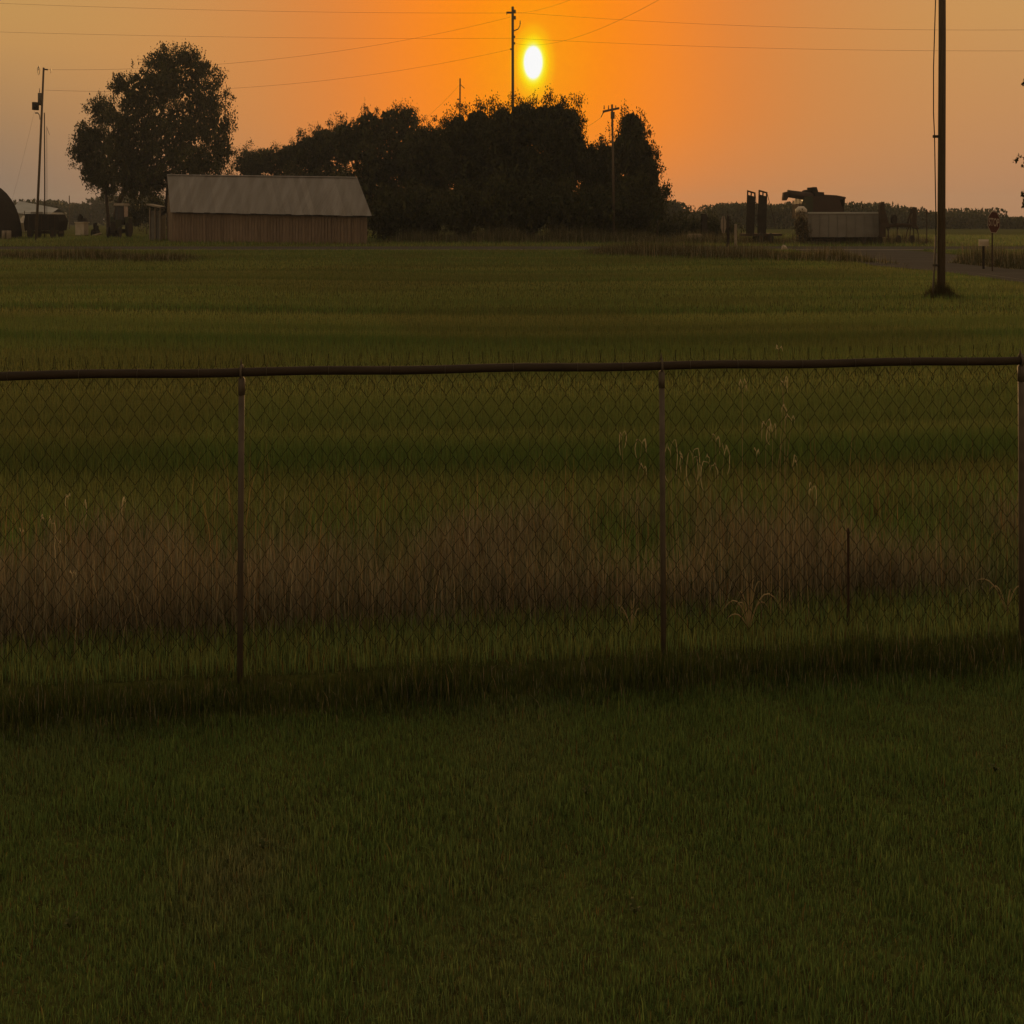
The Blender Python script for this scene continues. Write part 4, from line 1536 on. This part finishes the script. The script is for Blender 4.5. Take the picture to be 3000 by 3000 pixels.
MB().box((0, 0, 1.15), (.09, .07, 2.35)).build('shaft', M['rust'], o)
MB().box((0, .05, .3), (.22, .02, .3)).build('anchor_plate', M['rust'], o)

# back of a road sign seen nearly edge-on, marker post, dark upright, block, stones
y = 80
o = empty('road_sign', RX(2131, y), y, 0, 'back of a grey octagonal road sign turned away near the ramps', 'sign')
MB().box((0, 0, .9), (.09, .07, 2.1)).build('post', M['black'], o)
cx, cz = RX(2119, y) - RX(2131, y), RZ(658, y)
octo = [(cx + .31 * math.cos(math.pi / 8 + k * math.pi / 4) / 1.03, cz + .56 * math.sin(math.pi / 8 + k * math.pi / 4)) for k in range(8)]
MB().prism(octo, -.06, -.04).build('plate', M['concrete'], o)
MB().box((cx - .0, -.075, cz), (.05, .03, 1.0)).build('stiffener', M['rust'], o)
y = 84
o = empty('dark_gatepost', RX(2133, y), y, 0, 'thick black gatepost just right of the turned sign', 'post')
MB().tube([(0, 0, -.1), (.02, 0, 1.0), (0, 0, RZ(634, y)), (0, 0, RZ(632, y))], [.17, .15, .14, .10], 8).build('shaft', M['black'], o)
MB().box((.02, 0, 1.2), (.36, .36, .1)).build('band', M['rust'], o)
o = empty('marker_post', RX(2155, y), y, 0, 'slim pale marker post left of the upright ramps', 'post')
MB().box((0, 0, .65), (.30, .12, 1.5), None, .85).build('shaft', M['concrete'], o)
MB().box((.02, 0, .02), (.42, .2, .1)).build('foot', M['concrete'], o)
y = 100
o = empty('dark_machine', RX(2063, y), y, 0, 'small dark upright machine standing in the hedge', 'machine')
MB().box((0, 0, 1.0), (.75, .7, 2.0), None, .85).build('body', M['black'], o)
MB().box((-.05, 0, 2.03), (.6, .6, .12)).build('cap', M['black'], o)
MB().tube([(.25, 0, 1.9), (.5, 0, 1.75)], .1, 6).build('spout', M['black'], o)
y = 95
o = empty('concrete_block', RX(2035, y), y, 0, 'low pale concrete block in the weeds right of the grove', 'block')
MB().box((0, 0, .3), (1.8, .8, .62), None, .96).build('block', M['concrete'], o)
MB().box((0, 0, .63), (1.5, .5, .05)).build('lip', M['concrete'], o)
for k, (px, w, lab) in enumerate(((1857, .62, 'pale boulder lying by the right end of the grove, left one of two'), (1892, .5, 'pale boulder lying by the right end of the grove, right one of two'),
                                  (2298, .3, 'small white stone lying by the roadside in front of the trailer'))):
    yy = (100, 100, 72)[k]
    r2 = random.Random(k + 2)
    V_ = []
    mb = MB()
    rings = []
    for a in range(5):
        th = math.pi * a / 4
        rings.append((math.cos(th), math.sin(th)))
    pts = []
    mb.tube([(-w, 0, .08), (-w * .6, 0, .14), (-.1, .05, .2), (w * .5, 0, .16), (w, 0, .06)], [.05, .2 * w / .5, .28 * w / .5, .22 * w / .5, .05], 8)
    mb.v = [(x * r2.uniform(.92, 1.08), y_ * r2.uniform(.9, 1.1), max(-.02, z * r2.uniform(.85, 1.15))) for x, y_, z in mb.v]
    o = mb.build('boulder' if k < 2 else 'stone', M['stone'], None, False, loc=(RX(px, yy), yy, .0))
    tag(o, lab, 'rock', 'pale rocks by the road')

# stop sign
y = 44.0
X0 = RX(2908, y)
o = empty('stop_sign', X0, y, 0, 'red octagonal stop sign on a thin post at the right', 'stop sign')
MB().box((0, .03, .75), (.06, .05, 1.7)).build('post', M['rust'], o)
cx, cz = RX(2911.5, y) - X0, RZ(651, y)
R_ = .385
tilt = Matrix.Rotation(.06, 3, 'Y')


def sgn(x, z, yy):
    p = tilt @ Vector((x, 0, z))
    return (cx + p.x, yy, cz + p.z)


def octpoly(r):
    return [(r * math.cos(math.pi / 8 + k * math.pi / 4), r * math.sin(math.pi / 8 + k * math.pi / 4)) for k in range(8)]


def flat(polys, y0, y1, name, material, parent):
    mb = MB()
    for pl in polys:
        i = len(mb.v)
        nn = len(pl)
        mb.v += [sgn(x, z, y0) for x, z in pl] + [sgn(x, z, y1) for x, z in pl]
        mb.f.append(tuple(range(i, i + nn)))
        mb.f.append(tuple(i + nn + j for j in reversed(range(nn))))
        for j in range(nn):
            j2 = (j + 1) % nn
            mb.f.append((i + j2, i + j, i + nn + j, i + nn + j2))
    return mb.build(name, material, parent)


plate = flat([octpoly(R_)], -.012, .0, 'border', M['signwhite'], o)
flat([octpoly(R_ * .94)], -.015, -.0125, 'face', M['signred'], plate)


def glyph_mesh(ch):
    cu = bpy.data.curves.new('t', 'FONT')
    cu.body = ch
    cu.size = .33
    cu.align_x = 'CENTER'
    cu.align_y = 'CENTER'
    cu.offset = 0.006
    ob = bpy.data.objects.new('t', cu)
    me = bpy.data.meshes.new_from_object(ob)
    bpy.data.objects.remove(ob)
    return me


me = glyph_mesh('STOP')
co = np.empty(len(me.vertices) * 3)
me.vertices.foreach_get('co', co)
co = co.reshape(-1, 3)
wd = co[:, 0].max() - co[:, 0].min()
ht = co[:, 1].max() - co[:, 1].min()
sx_, sz_ = .60 / wd, .27 / ht
cx0, cz0 = (co[:, 0].max() + co[:, 0].min()) / 2, (co[:, 1].max() + co[:, 1].min()) / 2
new = np.array([sgn((x - cx0) * sx_, (z - cz0) * sz_, -.0175) for x, z, _ in co])
new[:, 0] *= K
me.vertices.foreach_set('co', new.ravel())
me.update()
link('lettering', me, M['signwhite'], plate)

# mailbox
y = 46.0
X0 = RX(2882, y)
o = empty('mailbox', X0, y, 0, 'small white mailbox on a thin post left of the stop sign', 'mailbox')
MB().box((0.02, .05, .4), (.09, .09, .86)).build('post', M['black'], o)
prof = [(-.10, 0), (.10, 0), (.10, .13)] + [(.10 * math.cos(a), .13 + .10 * math.sin(a)) for a in (math.pi * .2, math.pi * .4, math.pi * .6, math.pi * .8)] + [(-.10, .13)]
bm_ = MB()
for (x, z) in prof:
    pass
MB().prism([(x * 1.0, z) for x, z in prof], -.26, .26).build('box', M['stone'], o, rotz=math.radians(62), loc=(0, 0, .80))
MB().box((.27, 0, .10), (.015, .17, .17)).build('door', M['signwhite'], o, rotz=math.radians(-28), loc=(-.02, -.0, .80))

# ------------------------------------------------------------------ evening haze
hz = bpy.data.materials.new('evening_haze')
hz.use_nodes = True
t = hz.node_tree
for n_ in list(t.nodes):
    if n_.type != 'OUTPUT_MATERIAL':
        t.nodes.remove(n_)
pv = N(t, 'ShaderNodeVolumePrincipled')
pv.inputs['Color'].default_value = (0.68, 0.80, 1.0, 1)
pv.inputs['Density'].default_value = 0.00035
pv.inputs['Anisotropy'].default_value = 0.2
t.links.new(pv.outputs[0], t.nodes['Material Output'].inputs['Volume'])
mb = MB().box((0, 640, 12.5), (3000, 1500, 27))
tag(mb.build('haze', hz), 'thin warm evening haze over the fields', kind='stuff')
